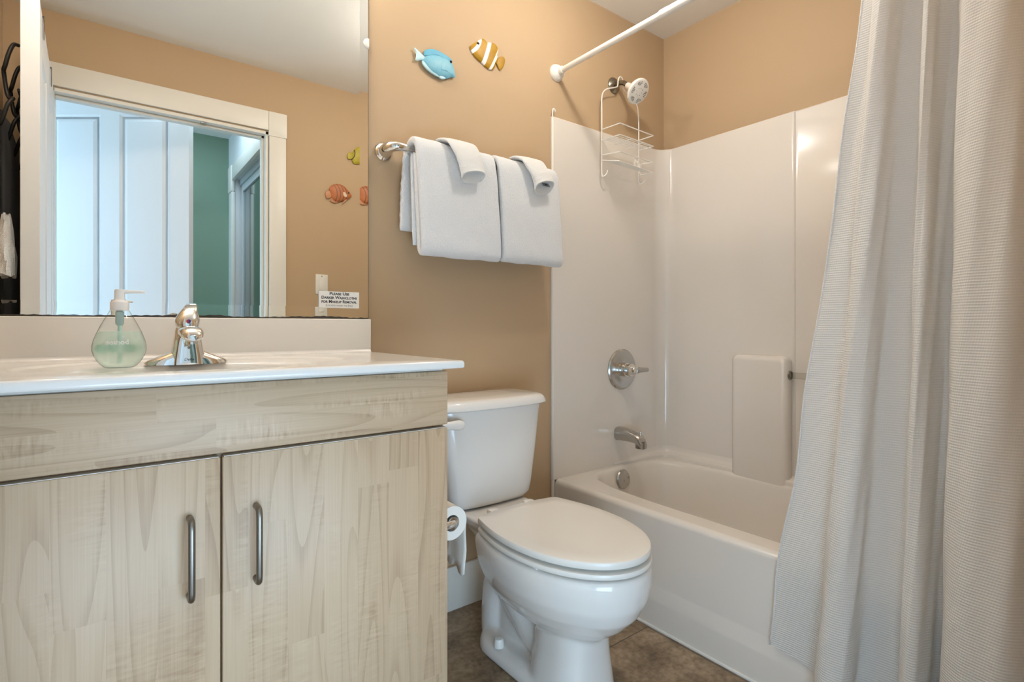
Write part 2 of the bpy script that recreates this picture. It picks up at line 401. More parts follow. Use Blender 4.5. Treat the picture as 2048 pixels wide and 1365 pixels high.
def super_ring(cx, cy, a, b, z, n=48, e=2.0):
    R = []
    for i in range(n):
        t = 2*PI*i/n; c, s = math.cos(t), math.sin(t)
        R.append(Vector((cx+a*math.copysign(abs(c)**(2/e), c), cy+b*math.copysign(abs(s)**(2/e), s), z)))
    return R
def lettering(name, text, size, mat, parent, M, thick=0.0003, bold=0.0, caps=False, align='CENTER', shear=0):
    cu = bpy.data.curves.new(name, 'FONT'); cu.body = text; cu.size = size; cu.align_x = align; cu.align_y = 'CENTER'
    cu.extrude = thick; cu.offset = bold; cu.shear = shear; cu.resolution_u = 3
    if caps:
        cu.small_caps_scale = 0.78
        for f in cu.body_format: f.use_small_caps = True
    o = bpy.data.objects.new(name+'_t', cu); COL.objects.link(o)
    dg = bpy.context.evaluated_depsgraph_get(); dg.update()
    me = bpy.data.meshes.new_from_object(o.evaluated_get(dg))
    bpy.data.objects.remove(o); bpy.data.curves.remove(cu)
    me.transform(M); me.materials.clear()
    return put(name, me, mat, parent)
def wall_text_matrix(x, y, z):   # upright lettering that faces -Y
    return Matrix.Translation((x, y, z)) @ Matrix.Rotation(PI/2, 4, 'X')

# ------------------------------------------------------------------ the setting
H = 2.392; XW = 2.172; XL = -0.335; YF = -1.518; YB = -1.63
OX0, OX1 = -0.185, 0.722; OZ = 2.055
struct(box('floor', -1.75, XW+0.1, -3.0, 0.1, -0.06, 0.0, M_floor))
struct(box('ceiling', -1.75, XW+0.1, -3.0, 0.1, H, H+0.06, M_ceil))
struct(box('wall_back', XL-0.1, XW+0.1, 0.0, 0.1, 0.0, H, M_wall))
struct(box('wall_right', XW, XW+0.1, YB, 0.0, 0.0, H, M_wall))
struct(box('wall_left', XL-0.1, XL, YF, 0.0, 0.0, H, M_wall))
wf = MB(); wf.box(XL-0.1, OX0, YB, YF, 0, H); wf.box(OX1, XW, YB, YF, 0, H); wf.box(OX0, OX1, YB, YF, OZ, H)
struct(wf.build('wall_front', M_wall))
struct(box('wall_hall_far', -1.75, 1.45, -3.0, -2.85, 0, H, M_teal))
struct(box('wall_hall_left', -1.75, -1.65, -2.85, YB, 0, H, M_hallwhite))
wh = MB(); wh.box(0.75, 0.85, -2.62, YB, 2.04, H); wh.box(0.75, 0.85, -2.85, -2.62, 0, H); wh.box(1.35, 1.45, -2.85, YB, 0, H); wh.box(-1.65, XL-0.1, YB, YB+0.1, 0, H)
struct(wh.build('wall_hall_right', M_hallwhite))
struct(box('baseboard_back', 0.662, 1.43, -0.014, -0.0005, 0, 0.152, M_trim, bev=0.003))
struct(box('baseboard_front', 0.815, 1.38, YF+0.0005, YF+0.013, 0, 0.14, M_trim, bev=0.003))

# doorway trim seen in the mirror: casing with corner blocks, jamb, stop
dt = thing('trim_1', 'wide cream door casing with square corner block, reflected in the mirror', 'door casing', (OX1, YF, 0), kind='structure')
c0 = YF+0.0003; c1 = YF+0.0135
for sx, nm in ((OX1, 1), (OX0, -1)):
    x0, x1 = (sx, sx+0.086) if nm > 0 else (sx-0.086, sx)
    box('side_casing', x0, x1, c0, c1, 0, 2.03, M_trim, dt, 0.002)
    box('corner_block', x0-0.004 if nm > 0 else x0-0.004, x1+0.004, c0, c1+0.004, 2.03, 2.163, M_trim, dt, 0.003)
box('head_casing', OX0, OX1-0.004, c0, c1, 2.06, 2.163, M_trim, dt, 0.002)
jb = MB(); jb.box(OX1-0.002, OX1-0.016, YB, YF, 0, OZ); jb.box(OX0+0.002, OX0+0.016, YB, YF, 0, OZ); jb.box(OX0, OX1, YB, YF, OZ-0.016, OZ-0.001)
jb.build('jamb', M_trim, dt)
st_ = MB(); st_.box(OX1-0.017, OX1-0.028, -1.60, -1.56, 0, OZ-0.017); st_.box(OX0+0.017, OX1-0.017, -1.60, -1.56, OZ-0.028, OZ-0.017)
st_.build('door_stop', M_trim, dt)
sk = MB(); sk.box(0.40, 0.425, -1.556, -1.528, OZ-0.022, OZ-0.0165, 0.001); sk.build('strike_catch', M_nickel, dt)

def panel_door(name, W, Z0, Z1, T, px, pz, loc, rz, label, kind):
    """local: hinge edge at x=0, leaf along +x, thickness along y"""
    r = bpy.data.objects.new(name, None); COL.objects.link(r); r.location = loc; r.rotation_euler = (0, 0, rz)
    r['label'] = label; r['category'] = 'door'; r['kind'] = kind
    OFF[r.name] = Vector((0, 0, 0))
    b = MB(); d = 0.008
    b.box(0, W, -T/2+d, T/2-d, Z0, Z1)
    xs = [0]+[v for p in px for v in p]+[W]; zs = [Z0]+[v for p in pz for v in p]+[Z1]
    for sgn in (-1, 1):
        y0, y1 = (T/2-d, T/2) if sgn > 0 else (-T/2, -T/2+d)
        for i in range(0, len(xs), 2): b.box(xs[i], xs[i+1], y0, y1, Z0, Z1)
        for i in range(0, len(zs), 2):
            for p in px: b.box(p[0], p[1], y0, y1, zs[i], zs[i+1])
    b.build('leaf', M_doorpaint, r)
    for p in px:
        for q in pz:
            m = MB()
            for sgn in (-1, 1):
                yo = T/2*sgn; yi = (T/2-d)*sgn; ym = (T/2-0.002)*sgn
                def rr(i, y): return [Vector((p[0]+i, y, q[0]+i)), Vector((p[1]-i, y, q[0]+i)), Vector((p[1]-i, y, q[1]-i)), Vector((p[0]+i, y, q[1]-i))]
                m.loft([rr(0.0005, yo), rr(0.012, yi), rr(0.026, yi), rr(0.042, ym)], False, True)
            m.build('panel', M_doorpaint, r)
    return r
# the bathroom door, standing open into the room (its edge and face are what the mirror shows)
dloc = Vector((OX0-0.008, YF+0.018, 0)); DW = 0.83
free = Vector((-0.181, -0.675, 0)); ang = math.atan2(free.y-dloc.y, free.x-dloc.x)
d1 = panel_door('door_1', DW, 0.012, 2.035, 0.046, [(0.11, 0.37), (0.47, 0.72)], [(0.22, 0.86), (0.98, 1.90)], dloc, ang,
                'open white bathroom door seen on edge in the mirror', 'structure')
# tall two-panel door in the hall
a = Vector((0.392, -1.84, 0)); bdir = Vector((-0.795, -0.607, 0))
d2 = panel_door('door_2', 0.87, 0.012, 2.285, 0.040, [(0.107, 0.383), (0.487, 0.762)], [(0.25, 0.76), (0.92, 2.165)], a, math.atan2(bdir.y, bdir.x),
                'pale two-panel hall door filling the doorway in the mirror', 'structure')

# hall closet with sliding doors
ct = thing('trim_2', 'white closet door casing in the hall, at the right of the reflected doorway', 'closet casing', (0.75, -2.61, 0), kind='structure')
box('head_casing', 0.728, 0.7495, -2.61, YB-0.001, 2.03, 2.13, M_trim, ct, 0.003)
box('side_casing', 0.728, 0.7495, -2.70, -2.61, 0, 1.95, M_trim, ct, 0.003)
box('corner_block', 0.722, 0.7495, -2.73, -2.605, 1.95, 2.14, M_trim, ct, 0.01)
box('track', 0.78, 0.86, -2.61, YB-0.002, 2.0, 2.038, M_alu, ct)
d3 = thing('door_3', 'sliding closet door with pale frame and dark glass, reflected in the mirror', 'closet door', (0.80, -2.3, 0), kind='structure')
fr = MB(); fr.box(0.79, 0.815, -2.60, -2.56, 0.01, 1.998); fr.box(0.79, 0.815, -2.04, -2.0, 0.01, 1.998); fr.box(0.79, 0.815, -2.56, -2.04, 1.95, 1.998); fr.box(0.79, 0.815, -2.56, -2.04, 0.01, 0.08)
fr.build('frame', M_alu, d3)
M_closetglass = pbr('closet_mirror_glass', (0.30, 0.36, 0.34), 0.08, metal=1.0)
box('pane', 0.80, 0.806, -2.56, -2.04, 0.08, 1.95, M_closetglass, d3)
d4 = thing('door_4', 'second sliding closet door behind the nearer one, reflected in the mirror', 'closet door', (0.84, -1.9, 0), kind='structure')
fr = MB(); fr.box(0.82, 0.845, -2.10, -2.07, 0.01, 1.998); fr.box(0.82, 0.845, -1.68, -1.64, 0.01, 1.998); fr.box(0.82, 0.845, -2.07, -1.68, 1.95, 1.998)
fr.build('frame', M_alu, d4); box('pane', 0.83, 0.836, -2.07, -1.68, 0.01, 1.95, M_closetglass, d4)
# pale half-bowl fitting on the far hall wall
hs = MB(); hs.add(*loft_vf([[Vector((0.40+r*math.cos(PI+PI*k/16), -2.849+max(0, r*0.8*math.sin(PI*k/16)), z)) for k in range(17)] for r, z in ((0.02, 1.74), (0.07, 1.77), (0.10, 1.82), (0.115, 1.90), (0.11, 1.90), (0.06, 1.80))], True, True))
tag(hs.build('wall_sconce', M_whiteplastic, None, (0.40, -2.849, 1.74), 40), 'pale half-bowl wall fitting on the green hall wall beside the reflected hall door', 'wall light')

# ------------------------------------------------------------------ bathtub and shower surround (one moulded unit)
tub = thing('bathtub', 'white moulded bathtub with matching shower surround in the alcove', 'bathtub', (1.80, -0.75, 0))
TX0, TX1, TY0, TY1, TZ = 1.447, 2.150, -1.502, -0.013, 0.374
def rect_ring(x0, x1, y0, y1, z, k=14):
    R = []
    for i in range(k): R.append(Vector((x0+(x1-x0)*i/k, y0, z)))
    for i in range(k): R.append(Vector((x1, y0+(y1-y0)*i/k, z)))
    for i in range(k): R.append(Vector((x1-(x1-x0)*i/k, y1, z)))
    for i in range(k): R.append(Vector((x0, y1-(y1-y0)*i/k, z)))
    return R
def to_oval(ring, cx, cy, a, b, z, e):
    R = []
    for p in ring:
        dx, dy = (p.x-cx)/a, (p.y-cy)/b; l = (abs(dx)**e+abs(dy)**e)**(1/e)
        R.append(Vector((cx+dx/l*a, cy+dy/l*b, z)))
    return R
ccx, ccy = 1.824, -0.757
def tubring(base, ins, z, e=5.0): return to_oval(base, ccx, ccy, 0.284-ins, 0.714-ins*1.15, z, e)
base = rect_ring(TX0+0.02, TX1, TY0, TY1, TZ, 26)
rings = [base]
for ins, z in ((-0.012, TZ), (-0.004, TZ-0.001), (0.003, TZ-0.006), (0.008, TZ-0.016), (0.020, 0.30), (0.036, 0.20), (0.055, 0.13), (0.08, 0.10), (0.13, 0.088), (0.2, 0.084)):
    rings.append(tubring(base, ins, z, 4.6 if ins < 0.02 else 4.0))
tb = MB().loft(rings, False, True); tb.build('basin', M_fiber, tub, smooth=40)
# apron: rounded rim edge, flat face, flared kick
prof = [(TX0+0.02, TZ)]
for k in range(1, 7):
    t = k/6*PI/2; prof.append((TX0+0.02-0.02*math.sin(t), TZ-0.02+0.02*math.cos(t)))
prof += [(TX0, 0.14), (TX0-0.001, 0.134), (TX0-0.010, 0.094), (TX0-0.011, 0.088), (TX0-0.011, 0.0), (TX0+0.02, 0.0)]
V = []; F = []
for x, z in prof: V += [Vector((x, TY0, z)), Vector((x, TY1, z))]
for i in range(len(prof)-1): F.append((2*i, 2*i+1, 2*i+3, 2*i+2))
mesh('apron', V, F, M_fiber, tub, smooth=50)
box('caulk_bead', TX0-0.017, TX0-0.0105, TY0, -0.016, 0.0, 0.008, M_caulk, tub, 0.002, label='white caulk line along the floor')
# surround walls: plan profile extruded upward
SZ0, SZ1 = TZ-0.001, 1.838
pl = [(1.434, -0.0015), (1.4345, -0.010), (1.438, -0.0135), (1.446, -0.0135), (2.075, -0.0135), (2.080, -0.0135)]
R = 0.07
for k in range(1, 11):
    t = k/10*PI/2; pl.append((2.080+R*math.sin(t), -0.0135-R+R*math.cos(t)))
pl += [(2.150, -0.089), (2.150, -0.34), (2.150, -0.619), (2.150, -0.622), (2.1515, -0.628), (2.1565, -0.632), (2.158, -0.642), (2.158, -0.870), (2.1565, -0.88), (2.1515, -0.884), (2.150, -0.89), (2.150, -1.425), (2.150, -1.432)]
for k in range(1, 11):
    t = k/10*PI/2; pl.append((2.150-R+R*math.cos(t), -1.432-R*math.sin(t)))
pl += [(1.446, -1.502), (1.438, -1.502), (1.434, -1.514)]
V = []; F = []
lev = [(SZ0, 0), (SZ1-0.006, 0), (SZ1, 0.006)]
def outw(p, d):   # move plan point outward towards the walls
    x, y = p
    if y > -0.06 and x < 2.09: return (x, min(y+d, -0.0015))
    if y < -1.44 and x < 2.09: return (x, max(y-d, -1.515))
    return (min(x+d, 2.169), y+(d if y > -0.1 else (-d if y < -1.42 else 0)))
for x, y in pl:
    V += [Vector((x, y, SZ0)), Vector((x, y, SZ1-0.005)), Vector((*outw((x, y), 0.004), SZ1)), Vector((*outw((x, y), 0.012), SZ1))]
n = len(pl)
for i in range(n-1):
    for k in range(3): F.append((4*i+k, 4*i+4+k, 4*i+5+k, 4*i+1+k))
mesh('surround', V, F, M_fiber, tub, smooth=30)
# left end flange below the rim
box('end_flange', 1.4345, 1.447, -0.013, -0.0015, 0.0, SZ0, M_fiber, tub, 0.003)
# moulded shelf columns and ledges on the long wall
for y0, y1 in ((-0.622, -0.385), (-1.13, -0.89)):
    V, F = [], []
    bm_ = MB().box(2.104, 2.168, y0, y1, 0.31, 0.874, 0.027, 6)
    bm_.build('shelf_column', M_fiber, tub, smooth=50)
def ledge(plan, name='ledge'):
    """soft shelf where the walls meet the basin; plan = [(x, y, width)] along the wall, inside on the left of travel reversed"""
    V = []; F = []; m = len(plan); rows = ((0.0, 0.034), (0.10, 0.016), (0.28, 0.006), (0.55, 0.0015), (0.86, 0.0), (0.96, -0.003), (1.0, -0.010), (1.0, -0.10))
    for i, (x, y, w_) in enumerate(plan):
        a_ = Vector(plan[max(i-1, 0)][:2]); b_ = Vector(plan[min(i+1, m-1)][:2]); t = (b_-a_).normalized(); n_ = Vector((t.y, -t.x))
        for f_, dz in rows: V.append(Vector((x+n_.x*w_*f_, y+n_.y*w_*f_, 0.392+dz*(0.35+0.65*min(1, w_/0.03)) - 0.012*(1-min(1, w_/0.03)))))
    k_ = len(rows)
    for i in range(m-1):
        for k in range(k_-1): F.append((i*k_+k, i*k_+k+1, (i+1)*k_+k+1, (i+1)*k_+k))
    mesh(name, V, F, M_fiber, tub, smooth=60)
pln = [(1.80+0.28*k/8, -0.0125, 0.004+0.030*(k/8)**1.5) for k in range(9)]
pln += [(2.080+R*math.sin(k/10*PI/2), -0.0125-R+R*math.cos(k/10*PI/2), 0.036) for k in range(1, 11)]
pln += [(2.151, -0.10-0.292*k/6, 0.036+0.003*k/6) for k in range(7)]
ledge(pln); ledge([(2.159, -0.612-0.28*k/6, 0.050) for k in range(7)])
# small white hook of sealant standing at the top corner of the surround
MB().tube(smooth_path([(1.4375, -0.008, 1.835), (1.4375, -0.009, 1.855), (1.440, -0.010, 1.868), (1.447, -0.011, 1.866), (1.450, -0.011, 1.858)], 5), 0.0028, 8).build('corner_hook', M_caulk, tub, smooth=True, label='small white curl at the top corner')

# clear acrylic bar between the moulded columns
tr = thing('towel_rail', 'clear acrylic bar across the shower wall recess beside the curtain', 'rail', (2.128, -0.75, 0.80))
MB().tube([(2.130, -0.6225, 0.800), (2.130, -0.8895, 0.800)], 0.012, 16).build('bar', M_acryl, tr, smooth=40)
MB().lathe([(0.010, 0), (0.0185, 0), (0.0185, 0.004), (0.014, 0.005), (0.013, 0.002)], (2.130, -0.6215, 0.800), (0, -1, 0), 24).build('end_socket', M_darkmetal, tr, smooth=40, label='dark round socket')

# ------------------------------------------------------------------ shower fittings
va = thing('shower_valve', 'round chrome shower valve with lever handle on the surround', 'shower valve', (1.848, -0.0137, 0.799))
vc = (1.848, -0.0138, 0.799)
MB().lathe([(0.040, 0), (0.091, 0.0), (0.091, 0.004), (0.086, 0.009), (0.080, 0.0105), (0.074, 0.0095), (0.050, 0.012), (0.034, 0.014), (0.030, 0.013)], vc, (0, -1, 0), 56).build('escutcheon', M_nickel, va, smooth=30)
MB().lathe([(0.030, 0.012), (0.030, 0.034), (0.027, 0.036), (0.027, 0.058), (0.023, 0.060), (0.022, 0.075), (0.018, 0.084), (0.001, 0.087)], vc, (0, -1, 0), 36).build('hub', M_chrome, va, smooth=30)
MB().tube(smooth_path([(1.850, -0.086, 0.799), (1.875, -0.087, 0.799), (1.90, -0.087, 0.798), (1.935, -0.087, 0.797)], 4), [0.017]*3+[0.016, 0.0145, 0.013, 0.012, 0.0115, 0.011, 0.0105, 0.0102, 0.0100, 0.0098], 16).build('lever', M_nickel, va, smooth=40)

sp = thing('tub_spout', 'chrome tub spout with diverter knob low on the surround', 'tub spout', (1.824, -0.0137, 0.515))
def rr_ring(cx, y, cz, w, h, r=0.4, n=28, e=3.2):
    return [Vector((cx+w*math.copysign(abs(math.cos(2*PI*i/n))**(2/e), math.cos(2*PI*i/n)), y, cz+h*math.copysign(abs(math.sin(2*PI*i/n))**(2/e), math.sin(2*PI*i/n)))) for i in range(n)]
MB().loft([rr_ring(1.824, y, z, w_, h_) for y, z, w_, h_ in ((-0.0138, 0.515, 0.026, 0.027), (-0.018, 0.515, 0.028, 0.029), (-0.05, 0.5165, 0.028, 0.028), (-0.09, 0.514, 0.026, 0.024), (-0.12, 0.509, 0.024, 0.021), (-0.140, 0.500, 0.0225, 0.024), (-0.150, 0.491, 0.0215, 0.022), (-0.157, 0.481, 0.021, 0.013))]).build('spout_body', M_nickel, sp, smooth=35)
MB().lathe([(0.012, 0.0), (0.0205, 0.0), (0.0205, 0.03)], (1.824, -0.138, 0.470), (0, 0, 1), 24).build('outlet', M_darkmetal, sp, smooth=35)
MB().lathe([(0.003, 0), (0.003, 0.012), (0.0065, 0.016), (0.0065, 0.020), (0.002, 0.021)], (1.824, -0.138, 0.520), (0, 0, 1), 16).build('diverter_knob', M_chrome, sp, smooth=35)

ov = thing('overflow_plate', 'round chrome overflow plate inside the tub end', 'overflow plate', (1.797, -0.066, 0.327))
ox = Vector((0, -0.985, 0.17)).normalized()
MB().lathe([(0.030, 0), (0.0405, 0.0), (0.0405, 0.003), (0.037, 0.007), (0.02, 0.009), (0.001, 0.0095)], (1.797, -0.067, 0.327), ox, 40).build('plate', M_nickel, ov, smooth=30)
MB().lathe([(0.004, 0.0085), (0.004, 0.0105), (0.001, 0.0107)], (1.792, -0.067, 0.320), ox, 12).build('screw', M_darkmetal, ov, smooth=30)
MB().lathe([(0.004, 0.0065), (0.004, 0.009), (0.001, 0.0092)], (1.822, -0.067, 0.330), ox, 12).build('screw', M_darkmetal, ov, smooth=30)

sh = thing('showerhead', 'white round shower head on a metal arm high on the wall', 'shower head', (1.81, 0, 2.066))
MB().lathe([(0.012, 0.0), (0.036, 0.0), (0.0355, 0.004), (0.030, 0.010), (0.018, 0.016), (0.012, 0.018)], (1.81, -0.0003, 2.066), (0, -1, 0), 36).build('escutcheon', M_darkmetal, sh, smooth=35)
apath = smooth_path([(1.81, -0.008, 2.066), (1.81, -0.035, 2.066), (1.81, -0.06, 2.057), (1.81, -0.085, 2.036)], 5)
MB().tube(apath, 0.0105, 14).build('arm', M_darkmetal, sh, smooth=40)
hd = Vector((0.0, -0.78, -0.63)).normalized(); hc = Vector((1.81, -0.082, 2.038))
MB().lathe([(0.012, -0.004), (0.0135, 0.0), (0.0145, 0.020), (0.020, 0.036), (0.034, 0.050), (0.049, 0.060), (0.0535, 0.066), (0.0545, 0.072), (0.052, 0.077), (0.048, 0.0785), (0.001, 0.0795)], hc, hd, 48).build('head', M_whiteplastic, sh, smooth=35)
fu = Vector((1, 0, 0)); fv = hd.cross(fu).normalized(); fc = hc+hd*0.0793
nz_ = MB()
for k in range(6):
    for i in range(4):
        for j in range(3):
            aa = 2*PI*k/6+(i-1.5)*0.17; rr = 0.031+j*0.0055
            if i in (0, 3) and j == 0: continue
            nz_.lathe([(0.0016, -0.0006), (0.0016, 0.0010), (0.0004, 0.0011)], fc+fu*rr*math.cos(aa)+fv*rr*math.sin(aa)+hd*(-0.0004*rr/0.045), hd, 8)
for k in range(8):
    nz_.lathe([(0.0012, -0.0004), (0.0012, 0.0008), (0.0003, 0.0009)], fc+fu*0.016*math.cos(k*PI/4)+fv*0.016*math.sin(k*PI/4), hd, 8)
nz_.build('nozzles', M_gapdark, sh, label='dark spray nozzles')

# wire caddy hanging from the shower arm
cy = thing('shower_caddy', 'white wire shower caddy hanging from the shower arm', 'shower caddy', (1.81, -0.045, 2.09))
XA, XB = 1.690, 1.922
wr = 0.0024
fpath = [(XA+0.012, -0.062, 1.655), (XA+0.010, -0.060, 1.640), (XA+0.004, -0.050, 1.632), (XA, -0.042, 1.640), (XA, -0.041, 1.72), (XA, -0.041, 1.90), (XA, -0.041, 1.965), (XA+0.010, -0.041, 1.995), (XA+0.035, -0.041, 2.015), (1.775, -0.041, 2.035), (1.790, -0.041, 2.045), (1.794, -0.041, 2.07), (1.800, -0.042, 2.085), (1.81, -0.042, 2.090), (1.820, -0.042, 2.085), (1.826, -0.041, 2.07), (1.830, -0.041, 2.045), (1.845, -0.041, 2.035), (XB-0.035, -0.043, 2.015), (XB-0.010, -0.045, 1.995), (XB, -0.046, 1.965), (XB, -0.050, 1.90), (XB, -0.050, 1.72), (XB, -0.050, 1.645), (XB+0.004, -0.060, 1.634), (XB+0.010, -0.072, 1.642), (XB+0.012, -0.076, 1.655)]
MB().tube(smooth_path(fpath, 4), wr*1.15, 8).build('hanger_frame', M_wire, cy, smooth=True)
def rail(z, zf, mb, x0=XA, x1=XB, yf0=-0.142, yf1=-0.130): mb.tube([(x0, -0.043, z), (x0, yf0, zf), (x1, yf1, zf+0.002), (x1, -0.052, z)], wr, 8)
mb = MB(); rail(1.832, 1.829, mb); rail(1.786, 1.782, mb)
for k in range(1, 6):
    t = k/6; y = -0.05-0.088*t
    mb.tube([(XA, y, 1.783), (XB, y, 1.783)], wr*0.75, 6)
for t in (0.33, 0.66): mb.tube([(XA+(XB-XA)*t, -0.05, 1.781), (XA+(XB-XA)*t, -0.138, 1.781), ], wr*0.75, 6)
mb.build('upper_basket', M_wire, cy)
mb = MB(); rail(1.722, 1.712, mb, yf1=-0.128)
mb.tube([(XA, -0.043, 1.70), (XA, -0.138, 1.675), (XB, -0.128, 1.668), (XB, -0.062, 1.672), (XB, -0.050, 1.70)], wr, 8)
for k in range(1, 8):
    t = k/8; y = -0.045-0.09*t; mb.tube([(XA, y, 1.70-0.026*t), (XB, y, 1.695-0.026*t)], wr*0.75, 6)
for k in range(5):
    x = 1.80+0.024*k; y = -0.125+0.010*k
    mb.tube(smooth_path([(x, y, 1.678), (x, y, 1.700), (x+0.002, y+0.004, 1.712), (x+0.006, y+0.010, 1.706)], 3), wr*0.75, 6)
mb.build('lower_basket', M_wire, cy)

# shower curtain rod
rod = thing('shower_rod', 'white tension rod with flange ends above the tub', 'shower rod', (1.4645, 0, 2.022))
MB().tube([(1.4645, -0.004, 2.022), (1.4645, -0.56, 2.0225)], 0.0108, 20).build('inner_tube', M_whiteplastic, rod, smooth=40)
MB().tube([(1.4645, -0.515, 2.0225), (1.4645, -1.50, 2.0235)], 0.0132, 20).build('outer_tube', M_whiteplastic, rod, smooth=40)
MB().lathe([(0.012, 0.0), (0.0132, 0.0), (0.0142, 0.004), (0.0142, 0.030), (0.0134, 0.034), (0.012, 0.034)], (1.4645, -0.512, 2.0225), (0, -1, 0), 24).build('sleeve_collar', M_whiteplastic, rod, smooth=40)
for y, ax in ((-0.0003, (0, -1, 0)), (YF+0.0003, (0, 1, 0))):
    MB().lathe([(0.010, 0.0), (0.034, 0.0), (0.0345, 0.003), (0.032, 0.010), (0.026, 0.019), (0.020, 0.024), (0.016, 0.026), (0.015, 0.040), (0.0125, 0.042)], (1.4645, y, 2.022), ax, 40).build('flange', M_whiteplastic, rod, smooth=35)

# ------------------------------------------------------------------ shower curtain
top = [(-1.132, 1.440), (-1.150, 1.438), (-1.160, 1.425), (-1.163, 1.395), (-1.178, 1.385), (-1.194, 1.392), (-1.200, 1.420), (-1.212, 1.440), (-1.232, 1.446), (-1.243, 1.435), (-1.247, 1.400), (-1.255, 1.390), (-1.262, 1.400), (-1.266, 1.432), (-1.285, 1.446), (-1.300, 1.440), (-1.308, 1.400), (-1.330, 1.374), (-1.360, 1.366), (-1.392, 1.372), (-1.418, 1.41), (-1.440, 1.45), (-1.462, 1.41), (-1.495, 1.43)]
bot = [(-0.890, 1.424), (-0.955, 1.430), (-1.020, 1.424), (-1.027, 1.372), (-1.048, 1.346), (-1.085, 1.346), (-1.104, 1.366), (-1.108, 1.412), (-1.172, 1.430), (-1.196, 1.418), (-1.201, 1.372), (-1.218, 1.353), (-1.238, 1.358), (-1.250, 1.392), (-1.254, 1.425), (-1.268, 1.432), (-1.272, 1.372), (-1.305, 1.333), (-1.345, 1.320), (-1.390, 1.325), (-1.424, 1.37), (-1.446, 1.428), (-1.468, 1.38), (-1.495, 1.41)]
def cat2(P, sub):
    return [(v.x, v.y) for v in smooth_path([Vector((a, b, 0)) for a, b in P], sub)]
tp, bt = cat2(top, 10), cat2(bot, 10)
NZ = 80; ZT, ZB = 1.985, 0.115
V = []; F = []; UV = []
for k in range(NZ+1):
    t = k/NZ
    tt = t**1.12
    s_ = 0.0; prev = None
    for i, (p, q) in enumerate(zip(tp, bt)):
        y = p[0]+(q[0]-p[0])*tt; x = p[1]+(q[1]-p[1])*tt
        lead = max(0, 1-i/22)
        y += lead*0.006*math.sin(t*23+0.6)*t + 0.0015*math.sin(t*31+i*0.5)
        x += 0.003*math.sin(t*17+i*0.35)*math.sin(PI*t)
        if k < 6: x += (1.4645-0.02-x)*0.35*(1-k/6)
        hem = ZB+0.02*lead - 0.05*min(1, max(0, i-14)/22)
        z = ZT+(hem-ZT)*t
        if prev is not None: s_ += math.hypot(x-prev[0], y-prev[1])
        prev = (x, y)
        V.append(Vector((x, y, z))); UV.append((s_, z))
m_ = len(tp)
for k in range(NZ):
    for i in range(m_-1): F.append((k*m_+i, k*m_+i+1, (k+1)*m_+i+1, (k+1)*m_+i))
cur = thing('shower_curtain', 'white waffle-weave shower curtain gathered at the right', 'shower curtain', (1.42, -1.25, 0.1))
co = mesh('curtain_panel', V, F, M_curtain, cur, smooth=True)
uvl = co.data.uv_layers.new(name='uv')
for lp in co.data.loops: uvl.data[lp.index].uv = UV[lp.vertex_index]
hm = MB(); hm.tube([V[k*m_] for k in range(NZ+1)], 0.0022, 6); hm.build('side_hem', M_terry2, cur, smooth=True)
for k in range(7):
    y = -1.15-0.053*k
    MB().tube([(1.4645+0.021*math.cos(2*PI*j/20), y, 2.011+0.029*math.sin(2*PI*j/20)) for j in range(20)], 0.0022, 6, closed=True).build('ring', M_whiteplastic, cur, smooth=True)

# ------------------------------------------------------------------ vanity
VX0, VX1 = -0.327, 0.656; VM = 0.1745
va_ = thing('vanity_cabinet', 'pale maple vanity cabinet with two doors under the sink', 'vanity cabinet', (VM, -0.25, 0))
bb = MB(); bb.box(VX0, VX0+0.016, -0.484, -0.002, 0, 0.884); bb.box(VX1-0.018, VX1-0.002, -0.484, -0.002, 0, 0.884); bb.box(VX0+0.016, VX1-0.018, -0.484, -0.002, 0.10, 0.116)
bb.box(VX0+0.016, VX1-0.018, -0.43, -0.415, 0, 0.10); bb.box(VX0+0.016, VX1-0.018, -0.484, -0.466, 0.86, 0.893); bb.box(VX0+0.016, VX1-0.018, -0.484, -0.466, 0.73, 0.775); bb.box(VM-0.02, VM+0.02, -0.484, -0.466, 0.116, 0.73)
bb.build('carcass', M_woodV, va_)
box('top_rail', VX0+0.002, VX1-0.012, -0.500, -0.4845, 0.8858, 0.8925, M_trim, va_, label='white strip under the countertop')
box('false_front', VX0, VX1, -0.506, -0.4845, 0.757, 0.8855, M_woodH, va_, 0.003, label='blank drawer front with level grain')
def vdoor(x0, x1, hx):
    d = box('door', x0, x1, -0.506, -0.4845, 0.115, 0.7505, M_woodV, va_, 0.0035)
    box('edge_band', x0+0.003, x1-0.003, -0.5045, -0.4846, 0.7502, 0.7512, M_trim, d, label='white top edge')
    z0, z1 = 0.508, 0.653
    p = smooth_path([(hx, -0.5055, z0+0.004), (hx, -0.522, z0+0.003), (hx, -0.533, z0+0.006), (hx, -0.537, z0+0.018)], 4)+[Vector((hx, -0.537, z1-0.018))]+smooth_path([(hx, -0.537, z1-0.018), (hx, -0.533, z1-0.006), (hx, -0.522, z1-0.003), (hx, -0.5055, z1-0.004)], 4)[1:]
    MB().tube(p, 0.0058, 12).build('handle', M_handle, d, smooth=40, label='satin metal bar pull')
vdoor(VX0, VM-0.0015, 0.1235); vdoor(VM+0.0015, VX1, 0.2325)

ctop = thing('vanity_countertop', 'glossy white vanity top with moulded oval sink', 'countertop', (0.171, -0.28, 0.895))
CX0, CX1, CY0, CY1, CZ = -0.333, 0.668, -0.560, -0.002, 0.9123
def crect(ins, z): return rect_ring(CX0+0.0, CX1-ins, CY0+ins, CY1, z, 24)
b0 = crect(0.0055, CZ)
ocx, ocy = 0.171, -0.285
def oval(a, b, cx, cy, z): return to_oval(b0, cx, cy, a, b, z, 2.0)
